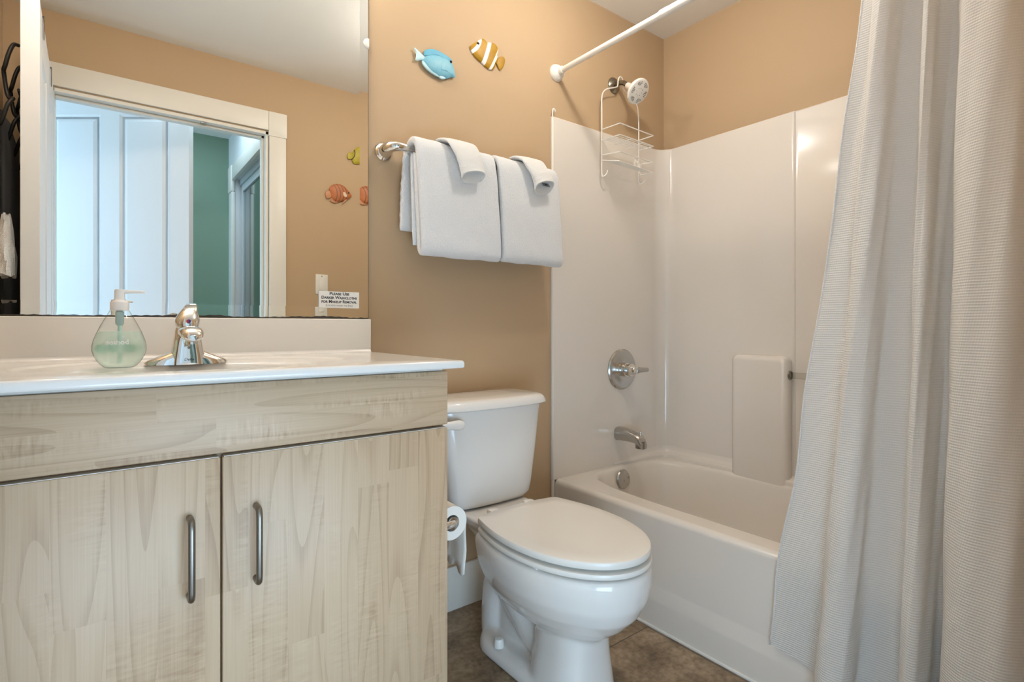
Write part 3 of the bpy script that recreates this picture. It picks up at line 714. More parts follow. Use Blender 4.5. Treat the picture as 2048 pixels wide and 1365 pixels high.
# order: underside -> edge -> top -> oval recess -> bowl
rings = [crect(0.03, 0.8945), crect(0.003, 0.8945), crect(0.0005, 0.8965), crect(0, 0.900), crect(0.0, 0.9055), crect(0.0012, 0.9095), crect(0.003, 0.9115), b0,
         oval(0.312, 0.218, ocx, ocy, CZ), oval(0.308, 0.214, ocx, ocy, CZ-0.0006), oval(0.302, 0.209, ocx, ocy, CZ-0.0035), oval(0.296, 0.204, ocx, ocy, CZ-0.0045)]
bcx, bcy = 0.171, -0.350
def bowl(a, b, z, f=1.0):
    R = []
    for p in oval(0.296, 0.204, ocx, ocy, z):
        th = math.atan2((p.y-ocy)/0.204, (p.x-ocx)/0.296); R.append(Vector((bcx+a*math.cos(th), bcy+b*math.sin(th), z)))
    return R
rings += [bowl(0.225, 0.131, CZ-0.0055), bowl(0.219, 0.127, CZ-0.0075), bowl(0.212, 0.122, CZ-0.016), bowl(0.20, 0.113, CZ-0.05), bowl(0.172, 0.096, CZ-0.09), bowl(0.12, 0.07, CZ-0.118), bowl(0.06, 0.04, CZ-0.128), bowl(0.022, 0.022, CZ-0.130)]
MB().loft(rings, False, True).build('basin_top', M_marble, ctop, smooth=50)
bs = MB().box(CX0, CX1-0.001, -0.021, -0.0012, CZ-0.004, 1.0139, 0.003, 3)
bs.build('backsplash', M_marble, ctop, smooth=40)
pf = [(-0.0205, CZ+0.012)]+[(-0.0205-0.012+0.012*math.cos(t), CZ+0.012-0.012*math.sin(t)) for t in [k/6*PI/2 for k in range(1, 7)]]
V = []; F = []
for y, z in pf: V += [Vector((CX0, y, z+0.0002)), Vector((CX1-0.004, y, z+0.0002))]
for i in range(len(pf)-1): F.append((2*i, 2*i+1, 2*i+3, 2*i+2))
mesh('cove', V, F, M_marble, ctop, smooth=True)
MB().lathe([(0.001, 0.0), (0.020, 0.0), (0.020, 0.003), (0.012, 0.004), (0.001, 0.002)], (bcx, bcy, CZ-0.1295), (0, 0, 1), 24).build('drain', M_chrome, ctop, smooth=40)

# ------------------------------------------------------------------ faucet
DZ = CZ-0.0044
fx, fy = 0.150, -0.232
fa = thing('faucet', 'chrome single-lever faucet on the vanity top', 'faucet', (fx, fy, DZ))
# winged base
rg = []
for k in range(33):
    t = -1+2*k/32; x = 0.079*t; h = 0.0075+0.036*max(0, 1-abs(t))**1.05; wd = 0.0255*max(0.03, 1-abs(t)**4)**0.5
    if abs(t) > 0.97: h *= 0.75
    rg.append([Vector((fx+x, fy-wd*math.cos(PI*j/14), DZ+h*math.sin(PI*j/14)**0.6)) for j in range(15)])
MB().loft(rg).build('base', M_chrome, fa, smooth=50)
def sq_ring(cx, cy_, z, a, b, e=3.5, n=32, tilt=0):
    R = super_ring(cx, cy_, a, b, z, n, e)
    for p in R: p.z += tilt*(p.y-cy_)
    return R
MB().loft([sq_ring(fx, fy-0.002, DZ, 0.0355, 0.027), sq_ring(fx, fy-0.002, DZ+0.02, 0.0325, 0.0265), sq_ring(fx, fy-0.001, DZ+0.05, 0.0275, 0.025), sq_ring(fx, fy, DZ+0.075, 0.0235, 0.024, 2.6), sq_ring(fx, fy, DZ+0.083, 0.0205, 0.0225, 2.3)]).build('body', M_chrome, fa, smooth=45)
# spout reaching over the bowl
sr = []
for y, z, a_, h_, e in ((fy+0.005, 0.066, 0.020, 0.014, 2.4), (fy-0.02, 0.069, 0.0215, 0.0145, 2.4), (fy-0.045, 0.071, 0.0225, 0.0145, 2.3), (fy-0.07, 0.0695, 0.0225, 0.0145, 2.2), (fy-0.088, 0.066, 0.021, 0.014, 2.2), (fy-0.099, 0.0615, 0.0165, 0.0105, 2.1), (fy-0.104, 0.0585, 0.008, 0.005, 2.0)):
    sr.append(rr_ring(fx, y, DZ+z, a_, h_, e=e))
MB().loft(sr).build('spout', M_chrome, fa, smooth=50)
MB().lathe([(0.008, 0.0), (0.0115, 0.0), (0.0115, 0.010), (0.0125, 0.011), (0.0125, 0.016)], (fx, fy-0.084, DZ+0.046), (0, 0, 1), 28).build('aerator', M_chrome, fa, smooth=35)
# lever handle
hr = []
for z, dx, dy, a_, b_ in ((0.082, 0, 0, 0.0215, 0.0235), (0.090, 0, 0, 0.0238, 0.025), (0.099, 0.0005, 0.001, 0.0235, 0.0245), (0.108, 0.002, 0.003, 0.0205, 0.0215), (0.117, 0.004, 0.007, 0.0165, 0.018), (0.125, 0.007, 0.013, 0.0135, 0.015), (0.131, 0.010, 0.022, 0.0115, 0.013), (0.1345, 0.012, 0.031, 0.009, 0.010), (0.136, 0.013, 0.038, 0.004, 0.004)):
    hr.append(sq_ring(fx+dx, fy+dy, DZ+z, a_, b_, 2.3, 32, 0.25))
MB().loft(hr).build('lever', M_chrome, fa, smooth=50)
di = Vector((0, -1, 0.12)).normalized()
for nm, mat_, a0 in (('hot_mark', M_red, PI/2), ('cold_mark', M_blue, -PI/2)):
    c = Vector((fx, fy-0.0248, DZ+0.0945)); R = [c+Vector((0.0042*math.cos(a0+PI*k/12), 0, 0.0042*math.sin(a0+PI*k/12))) for k in range(13)]
    MB().loft([R, [p+di*0.0009 for p in R]]).build(nm, mat_, fa, label='red half of the round mark' if nm == 'hot_mark' else 'blue half of the round mark')
MB().lathe([(0.003, 0), (0.003, 0.0012), (0.0015, 0.0014)], (fx, fy-0.0268, DZ+0.037), (0, -1, 0), 14).build('screw', M_darkmetal, fa)
lettering('maker_lettering', 'Delta', 0.0085, M_ink, fa, wall_text_matrix(fx, fy-0.0293, DZ+0.0115), 0.0002, shear=0.25)

# ------------------------------------------------------------------ soap bottle
bx_, by_ = 0.028, -0.272; BZ = DZ+0.0002
sb = thing('soap_bottle', 'teardrop pump bottle of pale mint hand soap beside the faucet', 'soap bottle', (bx_, by_, BZ))
bprof = [(0.001, 0.0), (0.022, 0.0), (0.0265, 0.002), (0.0345, 0.010), (0.041, 0.021), (0.0450, 0.034), (0.0450, 0.044), (0.0425, 0.056), (0.0385, 0.068), (0.0335, 0.080), (0.0280, 0.092), (0.0210, 0.106), (0.0155, 0.1165)]
MB().lathe([(r, z) for r, z in bprof], (bx_, by_, BZ), n=56).build('bottle', M_clear, sb, smooth=60)
lp_ = [(r-0.0018, max(z, 0.002)) for r, z in bprof if z < 0.072]+[(0.0345, 0.0735), (0.001, 0.0735)]
lp_[0] = (0.001, 0.002)
MB().lathe(lp_, (bx_, by_, BZ), n=56).build('soap', M_soap, sb, smooth=60, label='pale mint liquid')
MB().lathe([(0.0035, 0.010), (0.0035, 0.118)], (bx_, by_, BZ), n=14).build('dip_tube', pbr('dip_tube_plastic', srgb(205, 236, 224), 0.4), sb, smooth=60)
MB().lathe([(0.010, 0.115), (0.0158, 0.116), (0.0158, 0.131), (0.0145, 0.1335), (0.0125, 0.1345), (0.0095, 0.138), (0.0088, 0.140), (0.0088, 0.1545), (0.0078, 0.158), (0.001, 0.1585)], (bx_, by_, BZ), n=36).build('pump', M_frost, sb, smooth=40)
MB().tube([(bx_+0.004, by_, BZ+0.1535), (bx_+0.022, by_-0.004, BZ+0.1538), (bx_+0.042, by_-0.008, BZ+0.1535)], [0.0042, 0.0034, 0.0026], 12).build('nozzle', M_frost, sb, smooth=40)
MB().lathe([(0.0045, 0.085), (0.0072, 0.089), (0.0072, 0.112), (0.0045, 0.115)], (bx_, by_, BZ), n=20).build('pump_spring', pbr('pump_inner', srgb(168, 190, 186), 0.5), sb, smooth=40)
def on_bottle(me_o, c):
    """wrap flat lettering (x right, z up, about the bottle axis) around the belly towards the viewer side"""
def bottle_radius(z):
    for (r0, z0), (r1, z1) in zip(bprof[1:], bprof[2:]):
        if z0 <= z <= z1: return r0+(r1-r0)*(z-z0)/(z1-z0)
    return 0.03
def wrap(o, az, rad_off):
    off = OFF[o.name]
    for v in o.data.vertices:
        p = v.co+off; x = p.x; z = p.z-BZ; d = p.y
        r = bottle_radius(z)+rad_off+d
        a_ = az+x/0.044
        v.co = Vector((bx_+r*math.sin(a_), by_-r*math.cos(a_), p.z))-off
    o.data.update()
AZ = math.atan2(0-bx_, -(-1.611-by_))
lt = lettering('brand_lettering', 'method', 0.0135, pbr('white_print', srgb(245, 250, 247), 0.5), sb, Matrix.Translation((-0.006, 0, BZ+0.052)) @ Matrix.Rotation(PI/2, 4, 'X'), 0.00015, 0.0002)
wrap(lt, AZ, 0.0006)
# fine mint print on the back of the bottle
pm = MB()
for k in range(9):
    z = 0.028+0.0021*k
    x = -0.046
    while x < 0.046:
        l_ = random.uniform(0.003, 0.011); pm.box(x, x+l_, -0.0001, 0.0001, BZ+z, BZ+z+0.0011); x += l_+0.0018
for x0, x1 in ((-0.030, -0.008), (0.008, 0.020), (0.024, 0.046)):
    for k in range(6): pm.box(x0, x1, -0.0001, 0.0001, BZ+0.030+0.0027*k, BZ+0.032+0.0027*k)
# subdivide long boxes so they follow the curve
pmo = pm.build('back_print', M_mint, sb)
bm2 = bmesh.new(); bm2.from_mesh(pmo.data)
bmesh.ops.subdivide_edges(bm2, edges=[e for e in bm2.edges if e.calc_length() > 0.004], cuts=3, use_grid_fill=True); bm2.to_mesh(pmo.data); bm2.free()
wrap(pmo, AZ+PI, 0.0003)

# ------------------------------------------------------------------ mirror
mi = thing('wall_mirror', 'large frameless wall mirror above the vanity', 'mirror', (0.17, 0, 1.0165))
MX0, MX1, MZ0, MZ1 = XL+0.002, 0.6625, 1.0165, 2.13
BR, BB = 0.0265, 0.033
yf = -0.0060; sl = 0.052
mesh('glass', [(MX0, yf, MZ0+BB), (MX1-BR, yf, MZ0+BB), (MX1-BR, yf, MZ1), (MX0, yf, MZ1)], [(0, 1, 2, 3)], M_mirror, mi, recalc=False)
mesh('side_bevel', [(MX1-BR, yf, MZ0+BB), (MX1, yf-BR*sl, MZ0), (MX1, yf-BR*sl, MZ1), (MX1-BR, yf, MZ1)], [(0, 1, 2, 3)], M_mirror, mi, recalc=False)
mesh('bottom_bevel', [(MX0, yf-BB*sl, MZ0), (MX1, yf-BR*sl, MZ0), (MX1-BR, yf, MZ0+BB), (MX0, yf, MZ0+BB)], [(0, 1, 2, 3)], M_mirror, mi, recalc=False)
bk = MB(); bk.box(MX0, MX1+0.0008, -0.0055, -0.0008, MZ0, MZ1); bk.box(MX1, MX1+0.0012, yf-BR*sl-0.0002, -0.0008, MZ0, MZ1)
bk.build('backing', M_desilver, mi)
# corroded silvering along the lower edge
V = []; F = []
nn = 160
for k in range(nn+1):
    x = MX0+(MX1-MX0)*k/nn
    def hump(c, w_, h_): return h_*math.exp(-((x-c)/w_)**2)
    h = 0.0016+hump(0.155, 0.022, 0.0045)+hump(0.235, 0.03, 0.0042)+hump(0.10, 0.02, 0.0018)+hump(0.53, 0.05, 0.0042)+hump(0.44, 0.03, 0.002)+0.0007*math.sin(k*1.7)+0.0005*math.sin(k*0.61)
    yv = -0.0085
    V += [Vector((x, yv, MZ0+0.0002)), Vector((x, yv+0.0004, MZ0+max(h, 0.0008)))]
for k in range(nn): F.append((2*k, 2*k+2, 2*k+3, 2*k+1))
mesh('corroded_edge', V, F, M_desilver, mi, label='dark corroded patches along the lower edge')
# white half-round clip at the right edge
def half_disc(r, y): return [Vector((MX1+0.0008, y, 1.879))]+[Vector((MX1+0.0008-r*math.sin(PI*k/20), y, 1.879+r*math.cos(PI*k/20))) for k in range(21)]
MB().loft([half_disc(0.0165, -0.0076), half_disc(0.0165, -0.0095), half_disc(0.014, -0.0125), half_disc(0.010, -0.0135)]).build('clip', M_whiteplastic, mi, smooth=40, label='white half-round clip')

cdn = thing('notice_card', 'small white printed notice stuck at the lower right of the mirror', 'notice', (0.5705, -0.0095, 1.047))
box('card', 0.509, 0.632, -0.0100, -0.0093, 1.047, 1.0965, M_card, cdn)
for t, z, s_, mt, bo in (('Please Use', 1.0897, 0.0122, M_ink, 0.00035), ('Darker Washcloths', 1.0777, 0.0122, M_ink, 0.00035), ('for Makeup Removal', 1.0657, 0.0122, M_ink, 0.00035), ('(Located under the Sink)', 1.0547, 0.0088, M_greyink, 0.0)):
    o = lettering('lettering', t, s_, mt, cdn, wall_text_matrix(0.5705, -0.01015, z), 0.0001, bo, True)
    wd = max(v.co.x for v in o.data.vertices)-min(v.co.x for v in o.data.vertices)
    lim = 0.108 if 'Use' not in t else 0.06
    if 'Sink' in t: lim = 0.082
    f_ = lim/wd
    cx_ = 0.5705-OFF[o.name].x
    for v in o.data.vertices: v.co.x = cx_+(v.co.x-cx_)*f_
    o.data.update()

# ------------------------------------------------------------------ toilet
TXc = 1.020
to = thing('toilet', 'white two-piece toilet with closed lid between vanity and tub', 'toilet', (TXc, -0.4, 0))
def egg(yb, yf_, hw, z, n=56, p=0.42, bk=0.80):
    """egg outline: flat-ish back at yb, rounded tip at yf_"""
    Lh = yb-yf_; pts = []
    h = n//2
    for i in range(h+1):
        a_ = PI*i/h            # 0 = back centre ... pi = tip
        t = (1-math.cos(a_))/2
        if t < p: wv = hw*(bk+(1-bk)*math.sin(PI/2*t/p))*min(1.0, (t/0.035+0.0)**0.5) if t > 0 else 0
        else: wv = hw*max(0, 1-((t-p)/(1-p))**2.15)**0.5
        pts.append((wv, yb-Lh*t))
    R = [Vector((TXc+w_, y, z)) for w_, y in pts]+[Vector((TXc-w_, y, z)) for w_, y in pts[-2:0:-1]]
    return R
tm = MB()
# bowl
tm.loft([egg(-0.285, -0.782, 0.181, 0.388), egg(-0.280, -0.787, 0.187, 0.372), egg(-0.285, -0.786, 0.186, 0.345), egg(-0.29, -0.778, 0.178, 0.305), egg(-0.295, -0.757, 0.160, 0.265), egg(-0.30, -0.722, 0.135, 0.228), egg(-0.305, -0.685, 0.108, 0.198), egg(-0.33, -0.655, 0.085, 0.178)])
# front pedestal
tm.loft([super_ring(TXc, -0.548, 0.105, 0.112, 0.0, 40, 3), super_ring(TXc, -0.548, 0.101, 0.108, 0.03, 40, 3), super_ring(TXc, -0.552, 0.088, 0.098, 0.12, 40, 2.8), super_ring(TXc, -0.552, 0.084, 0.098, 0.21, 40, 2.6)])
# foot
def foot(z, g): return [Vector((TXc+w_, y, z)) for w_, y in [((0.110-g)*math.cos(t), -0.30+(0.115-g)*math.sin(t)) for t in [PI*k/20 for k in range(21)]]]+[Vector((TXc+sx*(0.108-g), y, z)) for sx, y in ((-1, -0.40), (-1, -0.52), (-1, -0.60), (1, -0.60), (1, -0.52), (1, -0.40))]
tm.loft([foot(0.0, 0), foot(0.022, 0.002), foot(0.036, 0.010), foot(0.046, 0.03)])
# trapway bulging along the side
tw = smooth_path([(TXc, -0.58, 0.055), (TXc, -0.50, 0.075), (TXc, -0.42, 0.105), (TXc, -0.345, 0.155), (TXc, -0.285, 0.205), (TXc, -0.240, 0.175), (TXc, -0.225, 0.08), (TXc, -0.225, 0.01)], 6)
tm.tube(tw, 0.063, 20)
tm.loft([super_ring(TXc, -0.36, 0.044, 0.15, 0.03, 32, 2.6), super_ring(TXc, -0.31, 0.042, 0.15, 0.20, 32, 2.6), super_ring(TXc, -0.29, 0.054, 0.17, 0.29, 32, 2.8), super_ring(TXc, -0.26, 0.085, 0.19, 0.345, 32, 3.2), super_ring(TXc, -0.215, 0.128, 0.185, 0.385, 32, 4.0), super_ring(TXc, -0.215, 0.134, 0.185, 0.402, 32, 4.5), super_ring(TXc, -0.215, 0.128, 0.180, 0.408, 32, 4.5)])
bo = tm.build('bowl', M_porc, to)
rm = bo.modifiers.new('remesh', 'REMESH'); rm.mode = 'VOXEL'; rm.voxel_size = 0.0055; rm.use_smooth_shade = True
smo = bo.modifiers.new('smooth', 'SMOOTH'); smo.factor = 0.6; smo.iterations = 9
# seat and lid
def slab(name, yb, yf_, hw, z0, z1, r, mat_, dome=0.0, bk=0.8):
    rings = []
    for ins, z in ((r, z0), (r*0.3, z0+r*0.3), (0, z0+r), (0, z1-r), (r*0.3, z1-r*0.3), (r, z1)):
        rings.append(egg(yb-ins*0.6, yf_+ins, hw-ins, z, bk=bk))
    for f_ in (0.8, 0.5, 0.2):
        c = Vector((TXc, (yb+yf_)/2, 0)); rings.append([Vector((c.x+(p.x-c.x)*f_, c.y+(p.y-c.y)*f_, z1+dome*(1-f_*f_))) for p in rings[5]])
    return MB().loft(rings).build(name, mat_, to, smooth=40)
slab('seat', -0.300, -0.786, 0.186, 0.3935, 0.4085, 0.005, M_seat)
slab('lid', -0.298, -0.784, 0.185, 0.4165, 0.4365, 0.006, M_seat, 0.003)
for sx in (-1, 1):
    box('hinge', TXc+sx*0.07-0.018, TXc+sx*0.07+0.018, -0.300, -0.268, 0.405, 0.432, M_seat, to, 0.006)
    box('seat_bumper', TXc+sx*0.158-0.008, TXc+sx*0.158+0.008, -0.60, -0.57, 0.384, 0.3945, M_whiteplastic, to, 0.002)
# tank
def trect(hw, y0, y1, z, bow=0.02, e=7, n=64):
    R = super_ring(TXc, (y0+y1)/2, hw, (y1-y0)/2, z, n, e)
    for p in R:
        if p.y < (y0+y1)/2: p.y -= bow*(1-((p.x-TXc)/hw)**2)*((y0+y1)/2-p.y)/((y1-y0)/2)
    return R
MB().loft([trect(0.120, -0.180, -0.050, 0.410, 0.010), trect(0.146, -0.194, -0.034, 0.416, 0.012), trect(0.158, -0.199, -0.028, 0.430, 0.014), trect(0.165, -0.200, -0.026, 0.46, 0.016), trect(0.183, -0.201, -0.024, 0.57, 0.016), trect(0.200, -0.203, -0.022, 0.70, 0.016), trect(0.204, -0.204, -0.022, 0.727, 0.016)]).build('tank', M_porc, to, smooth=45)
MB().loft([trect(0.200, -0.200, -0.020, 0.7262), trect(0.216, -0.216, -0.014, 0.7268), trect(0.2205, -0.221, -0.011, 0.731), trect(0.2195, -0.220, -0.011, 0.738), trect(0.214, -0.215, -0.012, 0.750), trect(0.207, -0.208, -0.014, 0.757), trect(0.195, -0.195, -0.02, 0.760), trect(0.10, -0.15, -0.05, 0.762)]).build('tank_lid', M_porc, to, smooth=45)
lv = MB(); lv.lathe([(0.012, 0), (0.012, 0.012), (0.008, 0.016), (0.001, 0.017)], (0.862, -0.212, 0.692), (0, -1, 0), 20)
lv.loft([[Vector((x, -0.232+dy*math.cos(2*PI*k/16), z+dz*math.sin(2*PI*k/16))) for k in range(16)] for x, z, dy, dz in ((0.790, 0.694, 0.004, 0.006), (0.802, 0.694, 0.007, 0.011), (0.845, 0.692, 0.0095, 0.0145), (0.860, 0.691, 0.010, 0.0155), (0.872, 0.690, 0.0085, 0.0125), (0.878, 0.690, 0.003, 0.005))])
lv.build('flush_lever', M_seat, to, smooth=45)
for sx in (-1, 1):
    MB().lathe([(0.016, 0.0), (0.0145, 0.018), (0.012, 0.024), (0.001, 0.026)], (TXc+sx*0.088, -0.335, 0.043), (0, 0, 1), 28).build('bolt_cap', M_whiteplastic, to, smooth=40, label='white plastic bolt cap')

# ------------------------------------------------------------------ toilet paper on the vanity side
pr = thing('paper_holder', 'chrome toilet paper holder on the vanity side', 'paper holder', (0.657, -0.40, 0.50))
RX, RZ = 0.7015, 0.496
MB().tube(smooth_path([(0.6565, -0.465, 0.496), (0.675, -0.464, 0.496), (0.690, -0.462, 0.496), (RX, -0.455, RZ), (RX, -0.44, RZ)], 4), 0.009, 14).build('arm', M_chrome, pr, smooth=50)
MB().lathe([(0.010, 0.0), (0.016, 0.001), (0.016, 0.11), (0.010, 0.112)], (RX, -0.3475-0.0, RZ-0.002), (0, -1, 0), 24).build('spindle', M_nickel, pr, smooth=40)
MB().lathe([(0.001, 0.0), (0.02, 0.0), (0.02, 0.004), (0.001, 0.005)], (0.6562, -0.465, 0.496), (1, 0, 0), 24).build('rosette', M_chrome, pr, smooth=40)
rl = thing('toilet_paper_roll', 'white toilet paper roll with a hanging torn end beside the vanity', 'toilet paper', (RX, -0.40, RZ))
prof = [(0.0205, 0.0), (0.0425, 0.0), (0.0425, 0.098), (0.0205, 0.098), (0.0205, 0.0)]
aV, aF = lathe_vf(prof, (RX, -0.352, RZ-0.003), (0, -1, 0), 44)
aF = [f for f in aF if len(f) == 4]
mesh('roll', aV, aF, M_paper, rl, smooth=40)
V = []; F = []
hp = [(0.0432*math.sin(t), RZ-0.003+0.0432*math.cos(t)) for t in [PI/2*k/6 for k in range(2, 7)]]+[(0.0432-0.002*math.sin(k*0.9)-0.0006*k, RZ-0.003-0.016*k) for k in range(1, 9)]
for k, (dx, z) in enumerate(hp):
    for i in range(9):
        y = -0.449+0.096*i/8
        zz = z - (0.010*math.sin(i*1.3)+0.012*(8-i)/8 if k == len(hp)-1 else 0)
        V.append(Vector((RX+dx+0.0025*math.sin(i*0.9+k*0.25)*(k/len(hp)), y, zz)))
for k in range(len(hp)-1):
    for i in range(8): F.append((k*9+i, k*9+i+1, (k+1)*9+i+1, (k+1)*9+i))
so = mesh('loose_sheet', V, F, M_paper, rl, smooth=True)
sd = so.modifiers.new('solid', 'SOLIDIFY'); sd.thickness = 0.0006

# ------------------------------------------------------------------ towel bar and towels
tbx0, tbx1, tbz, tby = 0.716, 1.380, 1.556, -0.070
tbar = thing('towel_bar', 'chrome towel bar on the tan wall beside the mirror', 'towel bar', (1.04, 0, tbz))
for px_, sg in ((tbx0, 1), (tbx1, -1)):
    MB().lathe([(0.012, 0), (0.031, 0.0), (0.032, 0.003), (0.0305, 0.007), (0.024, 0.014), (0.016, 0.019), (0.012, 0.021)], (px_, -0.0003, tbz-0.004), (0, -1, 0), 36).build('rosette', M_chrome, tbar, smooth=40)
    MB().tube(smooth_path([(px_, -0.010, tbz-0.005), (px_, -0.036, tbz-0.003), (px_+sg*0.005, -0.056, tbz), (px_+sg*0.022, tby+0.002, tbz+0.001), (px_+sg*0.050, tby, tbz)], 5), [0.0225-0.0105*(k/20)**0.9 for k in range(21)], 20).build('post', M_chrome, tbar, smooth=50)
MB().tube([(tbx0+0.04, tby, tbz), (tbx1-0.04, tby, tbz)], 0.009, 16).build('bar', M_chrome, tbar, smooth=40)

def drape(name, path, thick, xa, xb, mat_, parent, nx=36, seed=0, sub=5, rough=0.0012, label=None):
    """thick cloth strip following path (y, z); xa/xb give the left and right border as functions of z"""
    P = smooth_path([Vector((0, y, z)) for y, z in path], sub); m = len(P)
    T = [(P[min(i+1, m-1)]-P[max(i-1, 0)]).normalized() for i in range(m)]
    Nn = [Vector((0, -t.z, t.y)) for t in T]
    rnd = random.Random(seed); ph = [rnd.uniform(0, 6.28) for _ in range(6)]
    rings = []
    prof = [0, 0.02, 0.06, 0.14, 0.3]; us = []
    kx = [0, 0.004, 0.012, 0.03]+[0.03+0.94*k/(nx-7) for k in range(1, nx-7)]+[0.97, 0.988, 0.996, 1.0]
    for k in kx:
        dd = min(k, 1-k); f_ = min(1, math.sqrt(max(0, 1-(1-min(dd/0.035, 1))**2))+0.12)
        ring = []
        for sgn in (1, -1):
            idx = range(m) if sgn > 0 else range(m-1, -1, -1)
            for i in idx:
                e = min(i, m-1-i); fe = min(1, math.sqrt(max(0, 1-(1-min(e/5.0, 1))**2))+0.15)
                z = P[i].z; x = xa(z)+(xb(z)-xa(z))*k
                wv = rough*(math.sin(x*38+z*11+ph[0])+0.7*math.sin(z*43+x*9+ph[1])+0.5*math.sin(x*91+z*67+ph[2]))
                ring.append(Vector((x, P[i].y, z))+Nn[i]*(sgn*thick/2*f_*fe+wv))
        rings.append(ring)
    return MB().loft(rings).build(name, mat_, parent, smooth=60, label=label)
step = lambda z: 0.0013*math.floor((1.56-z)/0.035) if z < 1.56 else 0
def bath_towel(name, label, x0, x1, dz, seed, back):
    r = thing(name, label, 'bath towel', ((x0+x1)/2, tby, 1.22), 'bath towels on the bar')
    fp = [(-0.090, 1.540), (-0.091, 1.40), (-0.092, 1.262+dz), (-0.095, 1.236+dz), (-0.106, 1.226+dz), (-0.117, 1.238+dz), (-0.119, 1.30), (-0.117, 1.42), (-0.112, 1.53), (-0.103, 1.567), (-0.086, 1.582), (-0.066, 1.583), (-0.050, 1.572), (-0.044, 1.55)]
    drape('front_fold', fp, 0.021, lambda z: x0+0.004+0.018*(1.585-z)/0.36, lambda z: x1+0.020*(1.585-z)/0.36, M_terry, r, seed=seed)
    drape('inner_fold', [(-0.0765, 1.25+dz), (-0.0765, 1.38), (-0.0775, 1.54)], 0.009, lambda z: x0+0.002+0.010*(1.585-z)/0.36, lambda z: x1-0.01, M_terry, r, seed=seed+1)
    drape('back_fold', [(-0.040, 1.552), (-0.035, 1.50), (-0.034, 1.42), (-0.033, 1.35), (-0.033, 1.300+back)], 0.018, lambda z: x0-0.003-step(z)+0.002*math.sin(z*180), lambda z: x1-0.052, M_terry, r, seed=seed+2)
    return r
bath_towel('bath_towel', 'white folded bath towel at the left end of the towel bar', 0.770, 1.078, 0.0, 11, 0.0)
bath_towel('bath_towel', 'white folded bath towel on the bar next to the shower surround', 1.084, 1.368, 0.002, 23, 0.03)

def washcloth(label, pts, seed, tagged):
    """pts: list of (cx, y, z, half width, half depth) down the front; open rolled end"""
    r = thing('washcloth', label, 'washcloth', (pts[-1][0], pts[-1][1], pts[-1][2]), 'washcloths over the towels')
    P = [Vector(p[:3]) for p in pts]; n = 40
    rings = []
    P2 = smooth_path(P, 5); aux = smooth_path([Vector((p[3], p[4], 0)) for p in pts], 5)
    m = len(P2)
    def ring(i, f_=1.0, inset=0.0):
        t = (P2[min(i+1, m-1)]-P2[max(i-1, 0)]).normalized(); u = Vector((1, 0, 0)); u = (u-t*u.dot(t)).normalized(); v = t.cross(u)
        R = []
        for k in range(n):
            a_ = 2*PI*k/n; e = 2.4
            c, s_ = math.cos(a_), math.sin(a_)
            rw = (aux[i].x-inset)*math.copysign(abs(c)**(2/e), c); rd = (aux[i].y-inset)*math.copysign(abs(s_)**(2/e), s_)
            rib = 0.0007*math.sin(i*1.9) if i > m*0.55 else 0
            R.append(P2[i]+u*(rw*f_+rib*c)+v*(rd*f_+rib*s_))
        for p in R:
            g = max(0, (i/(m-1)-0.8)/0.2)
            p.z -= (p.y-P2[i].y)*0.9*g*g
        return R
    rings = [ring(0, 0.3), ring(0, 0.8)]+[ring(i) for i in range(1, m)]
    rings += [ring(m-1, 1.0, 0.003)]
    last = ring(m-1, 1.0, 0.0055); d = (P2[-1]-P2[-3]).normalized()
    rings += [[p-d*0.004 for p in last], [p-d*0.035 for p in last]]
    MB().loft(rings).build('cloth', M_terry2, r, smooth=60)
    if tagged:
        c = P2[-1]-d*0.006; u = Vector((1, 0, 0)); v = d.cross(u).normalized()
        up_ = -v if v.z < 0 else v
        # small grey care tag inside the mouth of the roll, with a black star
        n_ = d; hw_ = 0.017
        b = c+u*0.012+Vector((0, 0, 0))
        q = [b-u*hw_-n_*0.0, b+u*hw_, b+u*hw_*0.9+Vector((0, 0.010, 0.014)), b-u*hw_*0.9+Vector((0, 0.010, 0.014))]
        nn_ = (q[1]-q[0]).cross(q[3]-q[0]).normalized()
        if nn_.y > 0: nn_ = -nn_
        tg = MB().loft([q, [p+nn_*0.0006 for p in q]]).build('care_tag', M_tag, r, label='grey tag')
        sc = sum(q, Vector())/4+nn_*0.0009; ux = (q[1]-q[0]).normalized(); uy = (q[3]-q[0]).normalized()
        st = [sc+(ux*math.sin(2*PI*k/10)+uy*math.cos(2*PI*k/10))*(0.0068 if k % 2 == 0 else 0.003) for k in range(10)]
        MB().loft([st, [p+nn_*0.0004 for p in st]]).build('star_print', M_ink, tg, label='black star')
    return r
washcloth('white washcloth draped over the left bath towel', [(0.926, -0.060, 1.601, 0.061, 0.006), (0.930, -0.088, 1.603, 0.060, 0.008), (0.937, -0.121, 1.590, 0.057, 0.009), (0.948, -0.141, 1.555, 0.051, 0.011), (0.957, -0.149, 1.515, 0.047, 0.014), (0.963, -0.153, 1.480, 0.045, 0.0175)], 3, False)
washcloth('white washcloth with a grey star tag draped over the towel by the shower', [(1.226, -0.060, 1.601, 0.058, 0.006), (1.231, -0.088, 1.603, 0.058, 0.008), (1.239, -0.121, 1.590, 0.054, 0.010), (1.252, -0.142, 1.553, 0.047, 0.013), (1.262, -0.150, 1.525, 0.044, 0.018), (1.268, -0.155, 1.493, 0.043, 0.0215)], 5, True)

